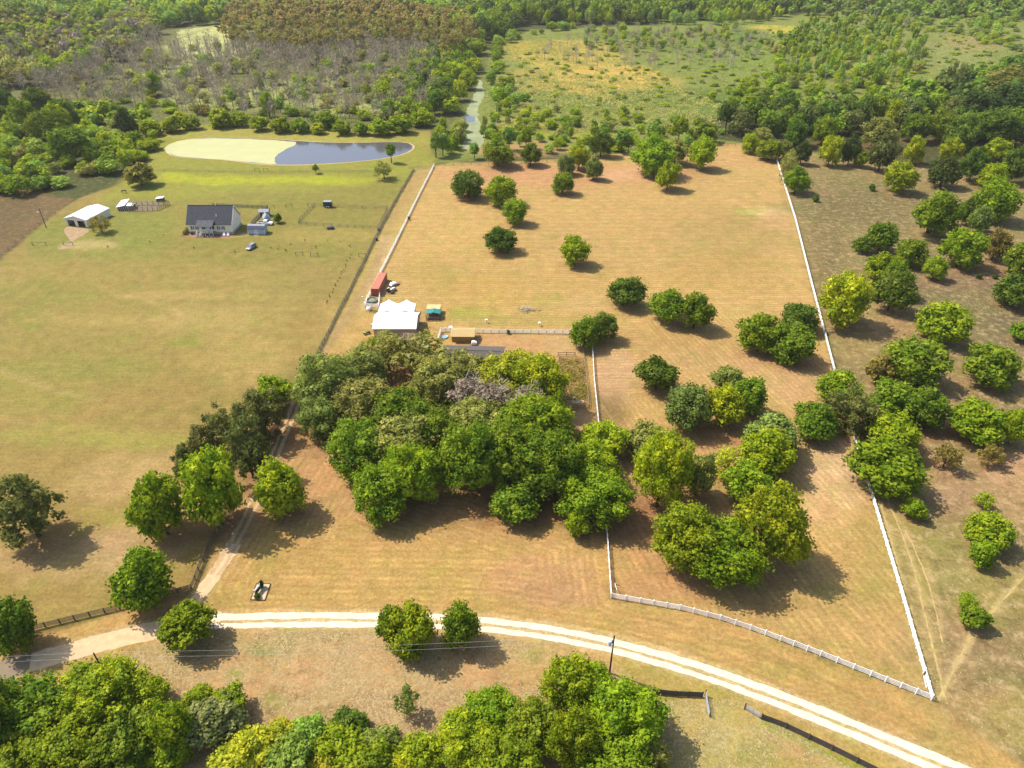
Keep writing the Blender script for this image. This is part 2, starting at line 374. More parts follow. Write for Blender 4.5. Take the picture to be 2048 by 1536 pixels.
# right rough field: browner unmown grass, with cloud shade also put into its colours
paint([(1380,240),(1480,225),(1760,215),(2050,150),(2400,150),(2600,420),(2060,380),(1700,318),(1560,292),(1440,282)], (80,82,44), 5, 5, 12)
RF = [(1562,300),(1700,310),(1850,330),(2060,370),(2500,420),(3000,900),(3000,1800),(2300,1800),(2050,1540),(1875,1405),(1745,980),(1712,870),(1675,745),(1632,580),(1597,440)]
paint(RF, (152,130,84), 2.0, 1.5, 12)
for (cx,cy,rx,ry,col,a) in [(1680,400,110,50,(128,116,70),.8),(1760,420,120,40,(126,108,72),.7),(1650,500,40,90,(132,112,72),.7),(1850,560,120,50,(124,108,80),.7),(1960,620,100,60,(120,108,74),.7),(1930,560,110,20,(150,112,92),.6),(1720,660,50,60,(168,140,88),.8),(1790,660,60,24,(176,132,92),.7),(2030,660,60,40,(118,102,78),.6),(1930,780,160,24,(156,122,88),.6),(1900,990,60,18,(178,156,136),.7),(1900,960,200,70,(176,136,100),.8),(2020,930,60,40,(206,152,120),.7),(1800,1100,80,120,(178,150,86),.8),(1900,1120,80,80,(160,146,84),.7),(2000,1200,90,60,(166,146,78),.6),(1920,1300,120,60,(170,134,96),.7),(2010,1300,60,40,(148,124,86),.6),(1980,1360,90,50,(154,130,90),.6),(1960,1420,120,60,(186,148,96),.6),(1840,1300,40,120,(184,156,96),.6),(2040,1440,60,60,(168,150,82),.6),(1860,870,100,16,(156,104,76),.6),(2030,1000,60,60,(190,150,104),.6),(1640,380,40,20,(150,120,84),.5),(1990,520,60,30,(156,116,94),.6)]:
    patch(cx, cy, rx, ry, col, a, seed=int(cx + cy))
# trodden trails in the rough field
def trail(pts, wpx, col, amt=0.8, f=0.7, seed=3):
    P = W(pts); L = []; R_ = []
    for i, p in enumerate(P):
        d = (P[min(i+1, len(P)-1)] - P[max(i-1, 0)]).normalized(); n = Vector((-d.y, d.x, 0)) * wpx / 2
        L.append(p + n); R_.append(p - n)
    paint(L + R_[::-1], col, f, 0.35, 2.5, amt, True, seed)
trail([(1868,1398),(1830,1270),(1800,1150),(1775,1050),(1755,990)], 0.7, (222,190,128), 0.9, 0.9)
trail([(1890,1395),(1862,1280),(1835,1160),(1805,1060),(1775,1000)], 0.7, (216,182,122), 0.9, 0.9)
trail([(1880,1398),(1910,1330),(1940,1280),(1945,1265)], 0.7, (222,190,132), 0.9, 0.9)
trail([(1885,1280),(1880,1220),(1850,1130),(1810,1060)], 0.5, (214,172,124), 0.8, 0.9)
trail([(1980,1230),(2010,1190),(2048,1150)], 0.7, (222,194,128), 0.8, 0.9)
trail([(1600,440),(1625,520),(1650,600),(1668,660)], 0.8, (168,134,88), 0.7, 1.0)
trail([(1612,440),(1640,520),(1668,600)], 0.6, (162,128,84), 0.7, 1.0)
trail([(0,740),(60,765),(130,788),(200,800)], 1.2, (196,166,106), 0.5, 1.5)
trail([(0,845),(100,850)], 1.0, (190,162,100), 0.4, 1.5)
trail([(250,590),(330,610),(380,640)], 1.2, (196,164,106), 0.5, 1.5)
# sandy shoulders under the tracks
ROAD = [(-220,1405),(-100,1375),(0,1346),(60,1326),(130,1305),(200,1285),(270,1264),(340,1249),(440,1241),(560,1240),(700,1240),(860,1241),(980,1247),(1100,1263),(1220,1288),(1340,1320),(1460,1360),(1580,1406),(1700,1455),(1820,1504),(1920,1546),(2150,1640)]
DRIVE = [(385,1212),(405,1180),(430,1150),(455,1112),(480,1072),(500,1028),(514,995),(530,955),(560,890),(580,840),(600,780),(640,715),(690,640),(740,560),(765,500),(776,474)]
trail(ROAD, 3.9, (226,196,150), 0.75, 1.4)
trail(DRIVE[:7], 4.0, (206,166,116), 0.7, 1.4)
trail(DRIVE[6:], 3.2, (186,146,108), 0.6, 1.4)
trail([(1180,1195),(1300,1232),(1420,1266),(1560,1325),(1700,1385),(1840,1455)], 0.6, (178,148,84), 0.7, 0.8)
trail([(828,340),(790,405),(752,476),(700,582),(645,690),(600,784)], 1.3, (96,98,44), 0.85, 0.9)
trail([(1515,1440),(1570,1465),(1662,1508),(1712,1533),(1766,1560)], 1.3, (146,158,44), 0.9, 0.9)
# red soil around the field trees is added by the tree table
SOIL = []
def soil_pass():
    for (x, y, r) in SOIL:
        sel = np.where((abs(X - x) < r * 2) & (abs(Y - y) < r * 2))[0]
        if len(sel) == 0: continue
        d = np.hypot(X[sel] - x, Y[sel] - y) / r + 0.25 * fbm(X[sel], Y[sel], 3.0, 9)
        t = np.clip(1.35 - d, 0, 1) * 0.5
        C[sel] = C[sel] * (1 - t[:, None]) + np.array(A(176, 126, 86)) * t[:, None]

def finish_ground():
    soil_pass()
    big = 1 + 0.07 * fbm(X, Y, 28, 21) + 0.05 * fbm(X, Y, 7, 31)
    col = np.clip(C * big[:, None], 0, 1)
    idx = np.arange(nr * nc).reshape(nr, nc)
    F = np.stack([idx[:-1, :-1], idx[:-1, 1:], idx[1:, 1:], idx[1:, :-1]], -1).reshape(-1, 4)
    Z = 0.0 * X
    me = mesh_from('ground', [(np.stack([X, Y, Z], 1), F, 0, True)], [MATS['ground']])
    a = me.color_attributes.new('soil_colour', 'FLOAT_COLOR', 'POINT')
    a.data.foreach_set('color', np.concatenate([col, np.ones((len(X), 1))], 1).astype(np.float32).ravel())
    # mowing passes: distance from the fence lines
    dp = sdf(W(PAD), X, Y)
    amp = np.clip(dp / 1.0, 0, 1); ph = Y + 1.5 * fbm(X, Y, 50, 2)
    low = (X > 40) & (dp > 0) & (Y < 195) | (Y < 150) & (dp > 0)
    ph = np.where(low, X * 0.96 + Y * 0.28, ph)
    YARD = W([(600,860),(700,900),(1196,1060),(1221,1197),(1500,1262),(2100,1560),(1900,1540),(1460,1352),(1220,1282),(980,1240),(560,1232),(440,1232),(420,1180),(520,1020)])
    dy_ = sdf(YARD, X, Y)
    ph = np.where(dy_ > 0, dy_ * 1.0 + 0.6 * fbm(X, Y, 30, 6), ph); amp = np.where(dy_ > 0, np.clip(dy_, 0, 1), amp)
    strip = sdf(W([(600,870),(700,900),(740,1030),(560,1060),(540,1000)]), X, Y)
    ph = np.where(strip > 0, X * 0.97 - Y * 0.2, ph)
    dl = sdf(W(LEFT), X, Y)
    amp = np.where(dl > 0, 0.35, amp); ph = np.where(dl > 0, Y * 1.0 + 3 * fbm(X, Y, 60, 8), ph)
    rgh = np.full(len(X), .35)
    for pl, am_ in ((RF, 1.0), ([(-100,1400),(0,1370),(150,1335),(330,1272),(440,1264),(960,1266),(1200,1312),(1290,1370),(1300,1700),(-100,1700)], .9), (LEFT, .22)):
        dd = sdf(W(pl), X, Y); rgh = np.where(dd > 0, am_, rgh)
    rgh = np.where(Y > 420, .35, rgh)
    for n, v in (('mow_phase', ph), ('mow_amount', amp), ('roughness_amount', rgh)):
        at_ = me.attributes.new(n, 'FLOAT', 'POINT'); at_.data.foreach_set('value', v.astype(np.float32))
    o = link('ground', me); tag(o, kind='structure')
    o['label'] = 'mown tan pasture, rough fields and swamp floor'

m, t, b = newmat('ground')
att = N(t, 'ShaderNodeVertexColor', layer_name='soil_colour')
ph = N(t, 'ShaderNodeAttribute', attribute_name='mow_phase'); am = N(t, 'ShaderNodeAttribute', attribute_name='mow_amount')
tc = N(t, 'ShaderNodeTexCoord')
def noise(scale, detail=4.0, rough=0.6, mapping=None):
    n = N(t, 'ShaderNodeTexNoise', i_Scale=scale, i_Detail=detail, i_Roughness=rough)
    if mapping:
        mp = N(t, 'ShaderNodeMapping'); mp.inputs['Scale'].default_value = mapping
        t.links.new(tc.outputs['Object'], mp.inputs[0]); t.links.new(mp.outputs[0], n.inputs[0])
    else: t.links.new(tc.outputs['Object'], n.inputs[0])
    return n
def rng(src, a, b_, c, d):
    r = N(t, 'ShaderNodeMapRange'); r.inputs[1].default_value = a; r.inputs[2].default_value = b_; r.inputs[3].default_value = c; r.inputs[4].default_value = d
    t.links.new(src, r.inputs[0]); return r.outputs[0]
def mul(a, b_):
    r = N(t, 'ShaderNodeMath', operation='MULTIPLY')
    t.links.new(a, r.inputs[0])
    if isinstance(b_, float): r.inputs[1].default_value = b_
    else: t.links.new(b_, r.inputs[1])
    return r.outputs[0]
nf = noise(1.6, 6, 0.72); nm = noise(0.28, 5, 0.65); ng = noise(0.11, 5, 0.7); ns = noise(0.9, 4, 0.6, (0.35, 1.6, 1))
f1 = mul(rng(nf.outputs[0], .28, .72, .66, 1.34), rng(nm.outputs[0], .3, .7, .84, 1.16))
f1 = mul(f1, rng(ns.outputs[0], .3, .7, .92, 1.08))
# mowing stripes
jit = noise(0.35, 3, 0.6)
pj = N(t, 'ShaderNodeMath', operation='MULTIPLY_ADD'); pj.inputs[1].default_value = 0.9
t.links.new(jit.outputs[0], pj.inputs[0]); t.links.new(ph.outputs['Fac'], pj.inputs[2])
w1 = N(t, 'ShaderNodeMath', operation='SINE'); t.links.new(mul(pj.outputs[0], 2 * math.pi / 1.5), w1.inputs[0])
w2 = N(t, 'ShaderNodeMath', operation='SINE'); t.links.new(mul(pj.outputs[0], 2 * math.pi / 4.1), w2.inputs[0])
ws = N(t, 'ShaderNodeMath', operation='MULTIPLY_ADD'); t.links.new(w2.outputs[0], ws.inputs[0]); ws.inputs[1].default_value = 0.5; t.links.new(w1.outputs[0], ws.inputs[2])
wm = mul(mul(mul(ws.outputs[0], am.outputs['Fac']), rng(nm.outputs[0], .38, .66, .0, 1.0)), 0.16)
w3 = N(t, 'ShaderNodeMath', operation='ADD'); w3.inputs[1].default_value = 1.0; t.links.new(wm, w3.inputs[0])
f1 = mul(f1, w3.outputs[0])
sc = N(t, 'ShaderNodeVectorMath', operation='SCALE'); t.links.new(att.outputs[0], sc.inputs[0]); t.links.new(f1, sc.inputs[3])
# living grass coming through the straw
grn = N(t, 'ShaderNodeVectorMath', operation='MULTIPLY'); grn.inputs[1].default_value = (0.70, 0.98, 0.62)
t.links.new(sc.outputs[0], grn.inputs[0])
mx = N(t, 'ShaderNodeMix', data_type='RGBA')
t.links.new(rng(ng.outputs[0], .48, .68, 0, .55), mx.inputs[0]); t.links.new(sc.outputs[0], mx.inputs[6]); t.links.new(grn.outputs[0], mx.inputs[7])
red = N(t, 'ShaderNodeVectorMath', operation='MULTIPLY'); red.inputs[1].default_value = (1.06, 0.95, 0.98)
t.links.new(mx.outputs[2], red.inputs[0])
mx2 = N(t, 'ShaderNodeMix', data_type='RGBA'); nr2 = noise(0.5, 4, 0.7)
t.links.new(rng(nr2.outputs[0], .5, .64, 0, .5), mx2.inputs[0]); t.links.new(mx.outputs[2], mx2.inputs[6]); t.links.new(red.outputs[0], mx2.inputs[7])
# loose straw and cropped tufts
vo = N(t, 'ShaderNodeTexNoise', i_Scale=3.4, i_Detail=3.0, i_Roughness=0.7); t.links.new(tc.outputs['Object'], vo.inputs[0])
sc2 = N(t, 'ShaderNodeVectorMath', operation='SCALE'); t.links.new(mx2.outputs[2], sc2.inputs[0])
t.links.new(rng(vo.outputs[0], .56, .70, 1.0, 1.28), sc2.inputs[3])
sc3 = N(t, 'ShaderNodeVectorMath', operation='SCALE'); t.links.new(sc2.outputs[0], sc3.inputs[0])
t.links.new(rng(vo.outputs[0], .30, .42, .74, 1.0), sc3.inputs[3])
ro = N(t, 'ShaderNodeAttribute', attribute_name='roughness_amount')
na = noise(.42, 8, .78); nb = noise(.23, 8, .80); nb.inputs['Distortion'].default_value = .6
pale = N(t, 'ShaderNodeMix', data_type='RGBA'); pale.inputs[7].default_value = (*A(228, 194, 146), 1)
t.links.new(mul(rng(na.outputs[0], .50, .66, 0, .75), ro.outputs['Fac']), pale.inputs[0]); t.links.new(sc3.outputs[0], pale.inputs[6])
dk = N(t, 'ShaderNodeMix', data_type='RGBA'); dk.inputs[7].default_value = (*A(112, 92, 56), 1)
t.links.new(mul(rng(nb.outputs[0], .52, .66, 0, .70), ro.outputs['Fac']), dk.inputs[0]); t.links.new(pale.outputs[2], dk.inputs[6])
t.links.new(dk.outputs[2], b.inputs['Base Color'])
bp = N(t, 'ShaderNodeBump', i_Strength=0.5, i_Distance=0.12); t.links.new(nf.outputs[0], bp.inputs['Height']); t.links.new(bp.outputs[0], b.inputs['Normal'])
b.inputs['Roughness'].default_value = 0.95; b.inputs['Specular IOR Level'].default_value = 0.1

# ------------------------------------------------------------------ tracks, water
simple('gravel', A(252, 226, 202, .72), 0.95, 0.14, 0.8, bump=0.3, spec=0.1)
simple('sand', A(238, 200, 160, .66), 0.95, 0.13, 0.9, bump=0.3, spec=0.1)
simple('rut_soil', A(222, 184, 142, .62), 0.95, 0.16, 0.9, bump=0.3, spec=0.1)
simple('grey_brown_road', A(164, 142, 120, .60), 0.9, 0.08, 0.8, spec=0.2)
simple('pond_weed', A(218, 212, 156, .60), 0.8, 0.04, 0.15, spec=0.2)
simple('channel_weed', A(172, 176, 132, .60), 0.8, 0.18, 0.12, spec=0.2)
m, t2, b2 = newmat('pond_water')
b2.inputs['Base Color'].default_value = (.075, .072, .078, 1); b2.inputs['Roughness'].default_value = 0.10
b2.inputs['IOR'].default_value = 1.4; b2.inputs['Specular IOR Level'].default_value = 0.55
_tc = N(t2, 'ShaderNodeTexCoord'); _nz = N(t2, 'ShaderNodeTexNoise', i_Scale=0.9, i_Detail=3.0); _bp = N(t2, 'ShaderNodeBump', i_Strength=0.12, i_Distance=0.05)
t2.links.new(_tc.outputs['Object'], _nz.inputs[0]); t2.links.new(_nz.outputs[0], _bp.inputs['Height']); t2.links.new(_bp.outputs[0], b2.inputs['Normal'])

def resample(P, step):
    out = [P[0]]; 
    for a, b_ in zip(P[:-1], P[1:]):
        n = max(1, int((b_ - a).length / step))
        for i in range(1, n + 1): out.append(a + (b_ - a) * i / n)
    return out
def smooth(P, it=3):
    for _ in range(it):
        P = [P[0]] + [(P[i-1] + P[i] * 2 + P[i+1]) / 4 for i in range(1, len(P)-1)] + [P[-1]]
    return P
TRAILS = [([(1868,1398),(1830,1270),(1800,1150),(1775,1050),(1755,990)],.34),([(1890,1395),(1862,1280),(1835,1160),(1805,1060),(1775,1000)],.34),([(1878,1400),(1910,1330),(1940,1280),(1945,1265)],.36),([(1885,1285),(1880,1220),(1850,1130),(1810,1060)],.22),([(1980,1230),(2010,1190),(2052,1150)],.36)]
simple('trodden_straw', A(216, 184, 124, .50), 0.95, 0.25, 1.0, spec=0.1)
def strip(name, pts, off, wid, mat, z, jit=0.22, label=None, step=0.45, seed=1, world=False):
    P = pts if world else W(pts)
    P = smooth(resample(P, 4.0), 5); P = resample(P, step)
    n = len(P); V = []
    s = np.arange(n) * step
    jl = fbm(s, s * 0 + seed, 1.2, seed, 3) * jit + fbm(s, s * 0, 9, seed + 3) * jit * 0.8
    jr = fbm(s, s * 0 + 50, 1.2, seed + 9, 3) * jit + fbm(s, s * 0, 8, seed + 5) * jit * 0.8
    for i, p in enumerate(P):
        d = (P[min(i+1, n-1)] - P[max(i-1, 0)]); d.z = 0; d.normalize(); nn = Vector((-d.y, d.x, 0))
        a = p + nn * (off + wid / 2 + jl[i]); c = p + nn * (off - wid / 2 + jr[i])
        V += [(a.x, a.y, z), ((a.x+c.x)/2, (a.y+c.y)/2, z), (c.x, c.y, z)]
    F = []
    for i in range(n - 1):
        F += [(3*i, 3*i+1, 3*i+4, 3*i+3), (3*i+1, 3*i+2, 3*i+5, 3*i+4)]
    me = mesh_from(name, [(np.array(V), np.array(F), 0, False)], [MATS[mat]])
    o = link(name, me); tag(o, kind='structure')
    if label: o['label'] = label
    return o
strip('gravel_road', ROAD[7:], 0.95, 1.35, 'gravel', .012, label='upper pale wheel track of the curving gravel road', seed=2)
strip('gravel_road', ROAD[7:], -0.95, 1.15, 'gravel', .012, label='lower pale wheel track of the curving gravel road', seed=4)
strip('gravel_road', ROAD[2:9], 0.05, 3.9, 'sand', .008, 0.35, label='wide sandy junction of the road', seed=6)
strip('dull_road_end', ROAD[:4], 0.0, 4.4, 'grey_brown_road', .016, 0.12, label='dull grey-brown end of the road at the left edge', seed=8)  # plain grey-brown strip laid over the left end of the road
strip('dirt_driveway', DRIVE[:4] + [(470,1088)], 0.0, 2.7, 'sand', .010, 0.5, label='sandy mouth of the driveway', seed=10)
strip('dirt_driveway', DRIVE[2:12], 0.78, 0.8, 'rut_soil', .014, 0.28, label='left rut of the driveway', seed=12)
strip('dirt_driveway', DRIVE[2:12], -0.78, 0.8, 'rut_soil', .014, 0.28, label='right rut of the driveway', seed=14)

for _i, (_p, _w) in enumerate(TRAILS): strip('footpath', _p, 0, _w, 'trodden_straw', .007 + _i * .0006, .16, 'thin trodden path in the grass', seed=30 + _i)
def flat(name, P, mat, z, label=None, wob=0.0, sub=1.5, kind='structure', cat=None):
    P = resample(P + [P[0]], sub)[:-1]
    if wob:
        P = [Vector((p.x + wob * float(fbm(np.array([p.x]), np.array([p.y]), 4, 3)[0]), p.y + wob * float(fbm(np.array([p.x]), np.array([p.y]), 4, 13)[0]), 0)) for p in P]
    me = bpy.data.meshes.new(name); me.from_pydata([(p.x, p.y, z) for p in P], [], [tuple(range(len(P)))]); me.materials.append(MATS[mat])
    o = link(name, me)
    if kind: tag(o, kind=kind)
    if label: o['label'] = label
    return o
def closed(P, it=4):
    n = len(P)
    for _ in range(it):
        P = [(P[i-1] + P[i] * 2 + P[(i+1) % n]) / 4 for i in range(n)]
    return P
POND = [(327,297),(334,288),(352,281),(380,276),(430,275),(480,276),(560,279),(620,284),(700,286),(780,284),(822,283),(836,289),(833,299),(800,312),(740,321),(660,327),(600,330),(548,330),(500,326),(450,318),(400,317),(350,315),(331,307)]
PW = closed(resample(W(POND) + [W(POND)[0]], 5.0)[:-1], 3)
flat('pond_bank', [p + (p - at(580, 302)).normalized() * 1.0 for p in PW], 'rut_soil', .004, 'bare earth rim of the pond')
flat('pond_water', PW, 'pond_water', .012, 'dark open water at the right half of the pond')
WEED = W([(328,297),(335,289),(352,282),(380,277),(430,276),(480,277),(560,280),(610,284),(590,289),(568,299),(556,308),(546,316),(547,323),(560,329),(548,329.5),(500,325),(450,317.5),(400,316.5),(350,314.5),(332,306)])
flat('duckweed', smooth(WEED + [WEED[0]], 1)[:-1], 'pond_weed', .020, 'pale yellow duckweed skin over the left half of the pond', 0.5)
CH = W([(925,296),(930,262),(930,225),(948,192),(958,160),(963,160),(969,190),(955,215),(958,240),(968,266),(968,285),(955,300),(938,303)])
flat('swamp_channel', CH, 'channel_weed', .010, 'weed covered water channel between wood and marsh', 1.5)
flat('swamp_pool', W([(925,236),(935,231),(950,234),(950,243),(935,245)]), 'pond_water', .018, 'small dark pool in the channel', 0.5)
simple('swamp_weed', A(196, 194, 116, .60), 0.85, 0.22, 0.10, spec=0.2)
SW1 = W([(360,60),(430,52),(500,62),(510,90),(480,110),(420,128),(360,110),(345,84)])
flat('swamp_water', SW1, 'swamp_weed', .008, 'duckweed covered swamp water far among the bare trees', 6)
# ------------------------------------------------------------------ plant shapes
def rdir(r, n):
    v = r.normal(size=(n, 3)); return v / np.linalg.norm(v, axis=1, keepdims=True)
def leaf_quads(P, D, size, r, tilt=0.6, aspect=0.62):
    n = len(P)
    nn = D + tilt * rdir(r, n); nn /= np.linalg.norm(nn, axis=1, keepdims=True)
    t = np.cross(nn, rdir(r, n)); t /= np.linalg.norm(t, axis=1, keepdims=True) + 1e-9
    b_ = np.cross(nn, t)
    s = size * r.uniform(.55, 1.25, (n, 1)); a = s * aspect * r.uniform(.7, 1.2, (n, 1))
    k = r.uniform(-.25, .25, (n, 1)) * s
    V = np.stack([P - t * s, P - b_ * a + nn * k, P + t * s, P + b_ * a - nn * k * .5], 1).reshape(-1, 3)
    F = np.arange(n * 4).reshape(n, 4)
    return V, F
_b = MB().ball((0, 0, 0), 1, 1, 1, 9, 6)
BALL_V = np.array(_b.v); BALL_T = np.array([f[:3] for f in _b.f] + [(f[0], f[2], f[3]) for f in _b.f if len(f) == 4])
_c = MB().ball((0, 0, 0), 1, 1, 1, 6, 4)
BL_V = np.array(_c.v); BL_T = np.array([f[:3] for f in _c.f] + [(f[0], f[2], f[3]) for f in _c.f if len(f) == 4])
def core(c, rad, r, flat_=1.0, low=False):
    v, f = (BL_V, BL_T) if low else (BALL_V, BALL_T)
    q = v * (1 + r.uniform(-.16, .16, (len(v), 1)))
    return q * np.array([rad, rad, rad * flat_]) + c, f
CROWN = {}
def crown_mesh(kind, i, lobes, leaves, leaf, lob_r=(.26, .42), dist=(.45, .70), low=-.45, corek=.52, flat_=.9, main=.62, inner=0.12, droop=0.0):
    r = np.random.default_rng(hash((len(kind) * 31 + sum(map(ord, kind)), i)) % 2**31)
    cs, rs = [], []
    if main: cs.append((0, 0, -.05)); rs.append(main)
    tries = 0
    while len(cs) < lobes + 1 and tries < 4000:
        tries += 1
        d = rdir(r, 1)[0]
        if d[2] < low: continue
        k = r.uniform(*dist); c = d * k; rr = r.uniform(*lob_r)
        if any(np.linalg.norm(c - np.array(o)) < (rr + ro) * .52 for o, ro in list(zip(cs, rs))[1 if main else 0:]) and tries < 3000: continue
        cs.append(tuple(c)); rs.append(rr)
    cs, rs = np.array(cs), np.array(rs)
    w = rs ** 2; w = w / w.sum()
    chunks = []
    need, Ps, Ds = leaves, [], []
    while need > 0:
        n = need * 2 + 50
        li = r.choice(len(rs), n, p=w); d = rdir(r, n)
        rad = rs[li] * r.uniform(.84, 1.10, n)
        P = cs[li] + d * rad[:, None] * np.array([1, 1, flat_])
        ok = np.ones(n, bool)
        for j in range(len(rs)):
            q = (P - cs[j]) / np.array([1, 1, flat_])
            ok &= (np.linalg.norm(q, axis=1) > rs[j] * .80) | (li == j)
        ok &= P[:, 2] > -.98
        P, d = P[ok][:need], d[ok][:need]
        Ps.append(P); Ds.append(d); need -= len(P)
    P, D = np.concatenate(Ps), np.concatenate(Ds)
    if inner:
        k = r.random(len(P)) < inner; P[k] = P[k] * r.uniform(.8, 1.08, (k.sum(), 1))
    if leaves > 900:
        # leaves gather in sprays: pull each leaf towards one of many spray centres
        nc = max(60, leaves // 10); ci = r.choice(len(P), nc, replace=False); own = r.integers(0, nc, len(P))
        sr = 1.15 / math.sqrt(nc)
        off = rdir(r, len(P)) * sr * (r.random((len(P), 1)) ** .5)
        off[:, 2] *= .75
        push = r.uniform(-.06, .08, nc)[own][:, None]
        Pc, Dc = P[ci][own], D[ci][own]
        P = Pc * (1 + push) + off; D = off / (np.linalg.norm(off, axis=1, keepdims=True) + 1e-9) * .45 + Dc * 1.1
        D /= np.linalg.norm(D, axis=1, keepdims=True)
    ex = np.percentile(np.hypot(P[:, 0], P[:, 1]), 98); ez = np.percentile(np.abs(P[:, 2]), 98)
    S = np.array([1 / ex, 1 / ex, 1 / ez])
    V, F = leaf_quads(P * S, D, leaf, r)
    chunks.append((V, F, 0, False))
    if leaves > 900:
        # inner foliage that closes the crown
        nf_ = int(leaves * (.05 if kind == 'tuft' else .16)); li = r.choice(len(rs), nf_, p=w); d = rdir(r, nf_)
        Pf = cs[li] + d * (rs[li] * r.uniform(.35, .80, nf_))[:, None]
        V, F = leaf_quads(Pf * S, d, leaf * 2.6, r, .9, .8)
        chunks.append((V, F, 0, False))
    for ic, (c, rr) in enumerate(zip(cs, rs)):
        if leaves > 900 and (ic or kind == 'tuft' or not main): continue
        v, f = core(np.array(c) * S, rr * corek / ex, r, flat_, leaves < 600)
        chunks.append((v, f, 0, False))
    me = mesh_from('crown', chunks, [LEAF['g']])
    CROWN.setdefault(kind, []).append(me); return me
for i in range(5): crown_mesh('small', i, 15, 3000, .08, (.28, .40))
for i in range(7): crown_mesh('round', i, 26, 11000, .038, (.22, .34), (.52, .74), low=-.62)
for i in range(5): crown_mesh('big', i, 46, 26000, .024, (.17, .28), (.56, .82), low=-.5, corek=.52)
for i in range(4): crown_mesh('tuft', i, 17, 5000, .042, (.20, .32), (.50, .80), low=-.6, main=0.42, corek=.55, inner=.25)      # loose airy crowns
for i in range(4): crown_mesh('pine', i, 46, 15000, .026, (.13, .22), (.45, .85), low=-.8, main=0.55, corek=.55, flat_=.7)
for i in range(5): crown_mesh('far', i, 10, 580, .13, (.30, .44), (.40, .66), low=-.6)
for i in range(3): crown_mesh('cypress', i, 12, 420, .13, (.18, .3), (.3, .8), low=-.7, main=.3, corek=.5)

def tube_np(a, b_, r0, r1, n=5):
    a, b_ = np.array(a, float), np.array(b_, float); d = b_ - a; d /= np.linalg.norm(d) + 1e-9
    up = np.array([0, 0, 1.]) if abs(d[2]) < .9 else np.array([1., 0, 0])
    x = np.cross(d, up); x /= np.linalg.norm(x); y = np.cross(x, d)
    th = np.arange(n) * 2 * np.pi / n
    ring = np.outer(np.cos(th), x) + np.outer(np.sin(th), y)
    V = np.concatenate([a + ring * r0, b_ + ring * r1])
    F = np.array([(i, (i+1) % n, n + (i+1) % n, n + i) for i in range(n)])
    return V, F
TRUNK = []
def trunk_mesh(seed, thick=.085):
    r = np.random.default_rng(seed); ch = []
    p = np.zeros(3); top = np.array([r.uniform(-.06, .06), r.uniform(-.06, .06), .55])
    ch.append((*tube_np(p - [0, 0, .02], p + [0, 0, .06], thick * 1.5, thick * 1.05, 7), 0, False))
    ch.append((*tube_np(p + [0, 0, .06], top, thick * 1.05, thick * .75, 7), 0, False))
    for k in range(6):
        an = k * 1.05 + r.uniform(-.3, .3); s = top * r.uniform(.65, 1)
        e = np.array([math.cos(an) * r.uniform(.35, .6), math.sin(an) * r.uniform(.35, .6), r.uniform(.85, 1.2)])
        mid = (s + e) / 2 + r.uniform(-.07, .07, 3)
        ch.append((*tube_np(s, mid, thick * .5, thick * .36, 5), 0, False))
        ch.append((*tube_np(mid, e, thick * .36, thick * .12, 5), 0, False))
        for q in range(2):
            e2 = mid + np.array([r.uniform(-.3, .3), r.uniform(-.3, .3), r.uniform(.1, .4)])
            ch.append((*tube_np(mid, e2, thick * .25, thick * .07, 4), 0, False))
    return mesh_from('trunk', ch, [MATS['bark_brown']])
for i in range(4): TRUNK.append(trunk_mesh(i + 40))
def bare_parts(seed, levels=4, n0=6, spread=.5, thick=.018):
    """trunk chunk, twig chunk; unit height"""
    r = np.random.default_rng(seed); tr, tw = [], []
    lean = np.array([r.uniform(-.08, .08), r.uniform(-.08, .08), 0])
    pts = [np.array([0, 0, -.01]), lean * .4 + [0, 0, .35], lean + [0, 0, .68], lean * 1.3 + [0, 0, .93]]
    for k in range(3): tr.append(tube_np(pts[k], pts[k+1], thick * (1 - k * .3), thick * (.7 - k * .28), 5))
    def grow(p, d, L, rad, lv):
        e = p + d * L
        (tr if lv == levels else tw).append(tube_np(p, e, rad, rad * .45, 4 if lv == levels else 3))
        if lv == 0: return
        for q in range(3 if lv > 1 else 2):
            nd = d + r.normal(size=3) * .42; nd[2] += .12; nd /= np.linalg.norm(nd)
            grow(p + d * L * r.uniform(.35, 1), nd, L * r.uniform(.5, .75), rad * .5, lv - 1)
    for k in range(n0 * 2):
        h = r.uniform(.28, .9); an = k * 2.4
        i = 0 if h < .35 else (1 if h < .68 else 2)
        z0, z1 = pts[i][2], pts[i+1][2]; p = pts[i] + (pts[i+1] - pts[i]) * (h - z0) / (z1 - z0)
        d = np.array([math.cos(an), math.sin(an), r.uniform(.5, 1.2)]); d /= np.linalg.norm(d)
        grow(p, d, (1.05 - h) * spread * r.uniform(.5, .8), thick * .42, levels - 1 if levels > 1 else 1)
    def cat_(L):
        V = np.concatenate([q[0] for q in L]); o = 0; F = []
        for v, f in L: F.append(f + o); o += len(v)
        return V, F
    return tr, tw
def join(L):
    by = {}
    for v, f in L: by.setdefault(f.shape[1], []).append((v, f))
    out = []
    for k, lst in by.items():
        o = 0; Vs, Fs = [], []
        for v, f in lst: Vs.append(v); Fs.append(f + o); o += len(v)
        out.append((np.concatenate(Vs), np.concatenate(Fs), 0, False))
    return out
SNAG = []
for i in range(4):
    tr, tw = bare_parts(200 + i, 1, 3, .45, .02)
    SNAG.append((mesh_from('trunk', join(tr), [MATS['bark_bleached']]), mesh_from('branches', join(tw), [MATS['bark_bleached']])))
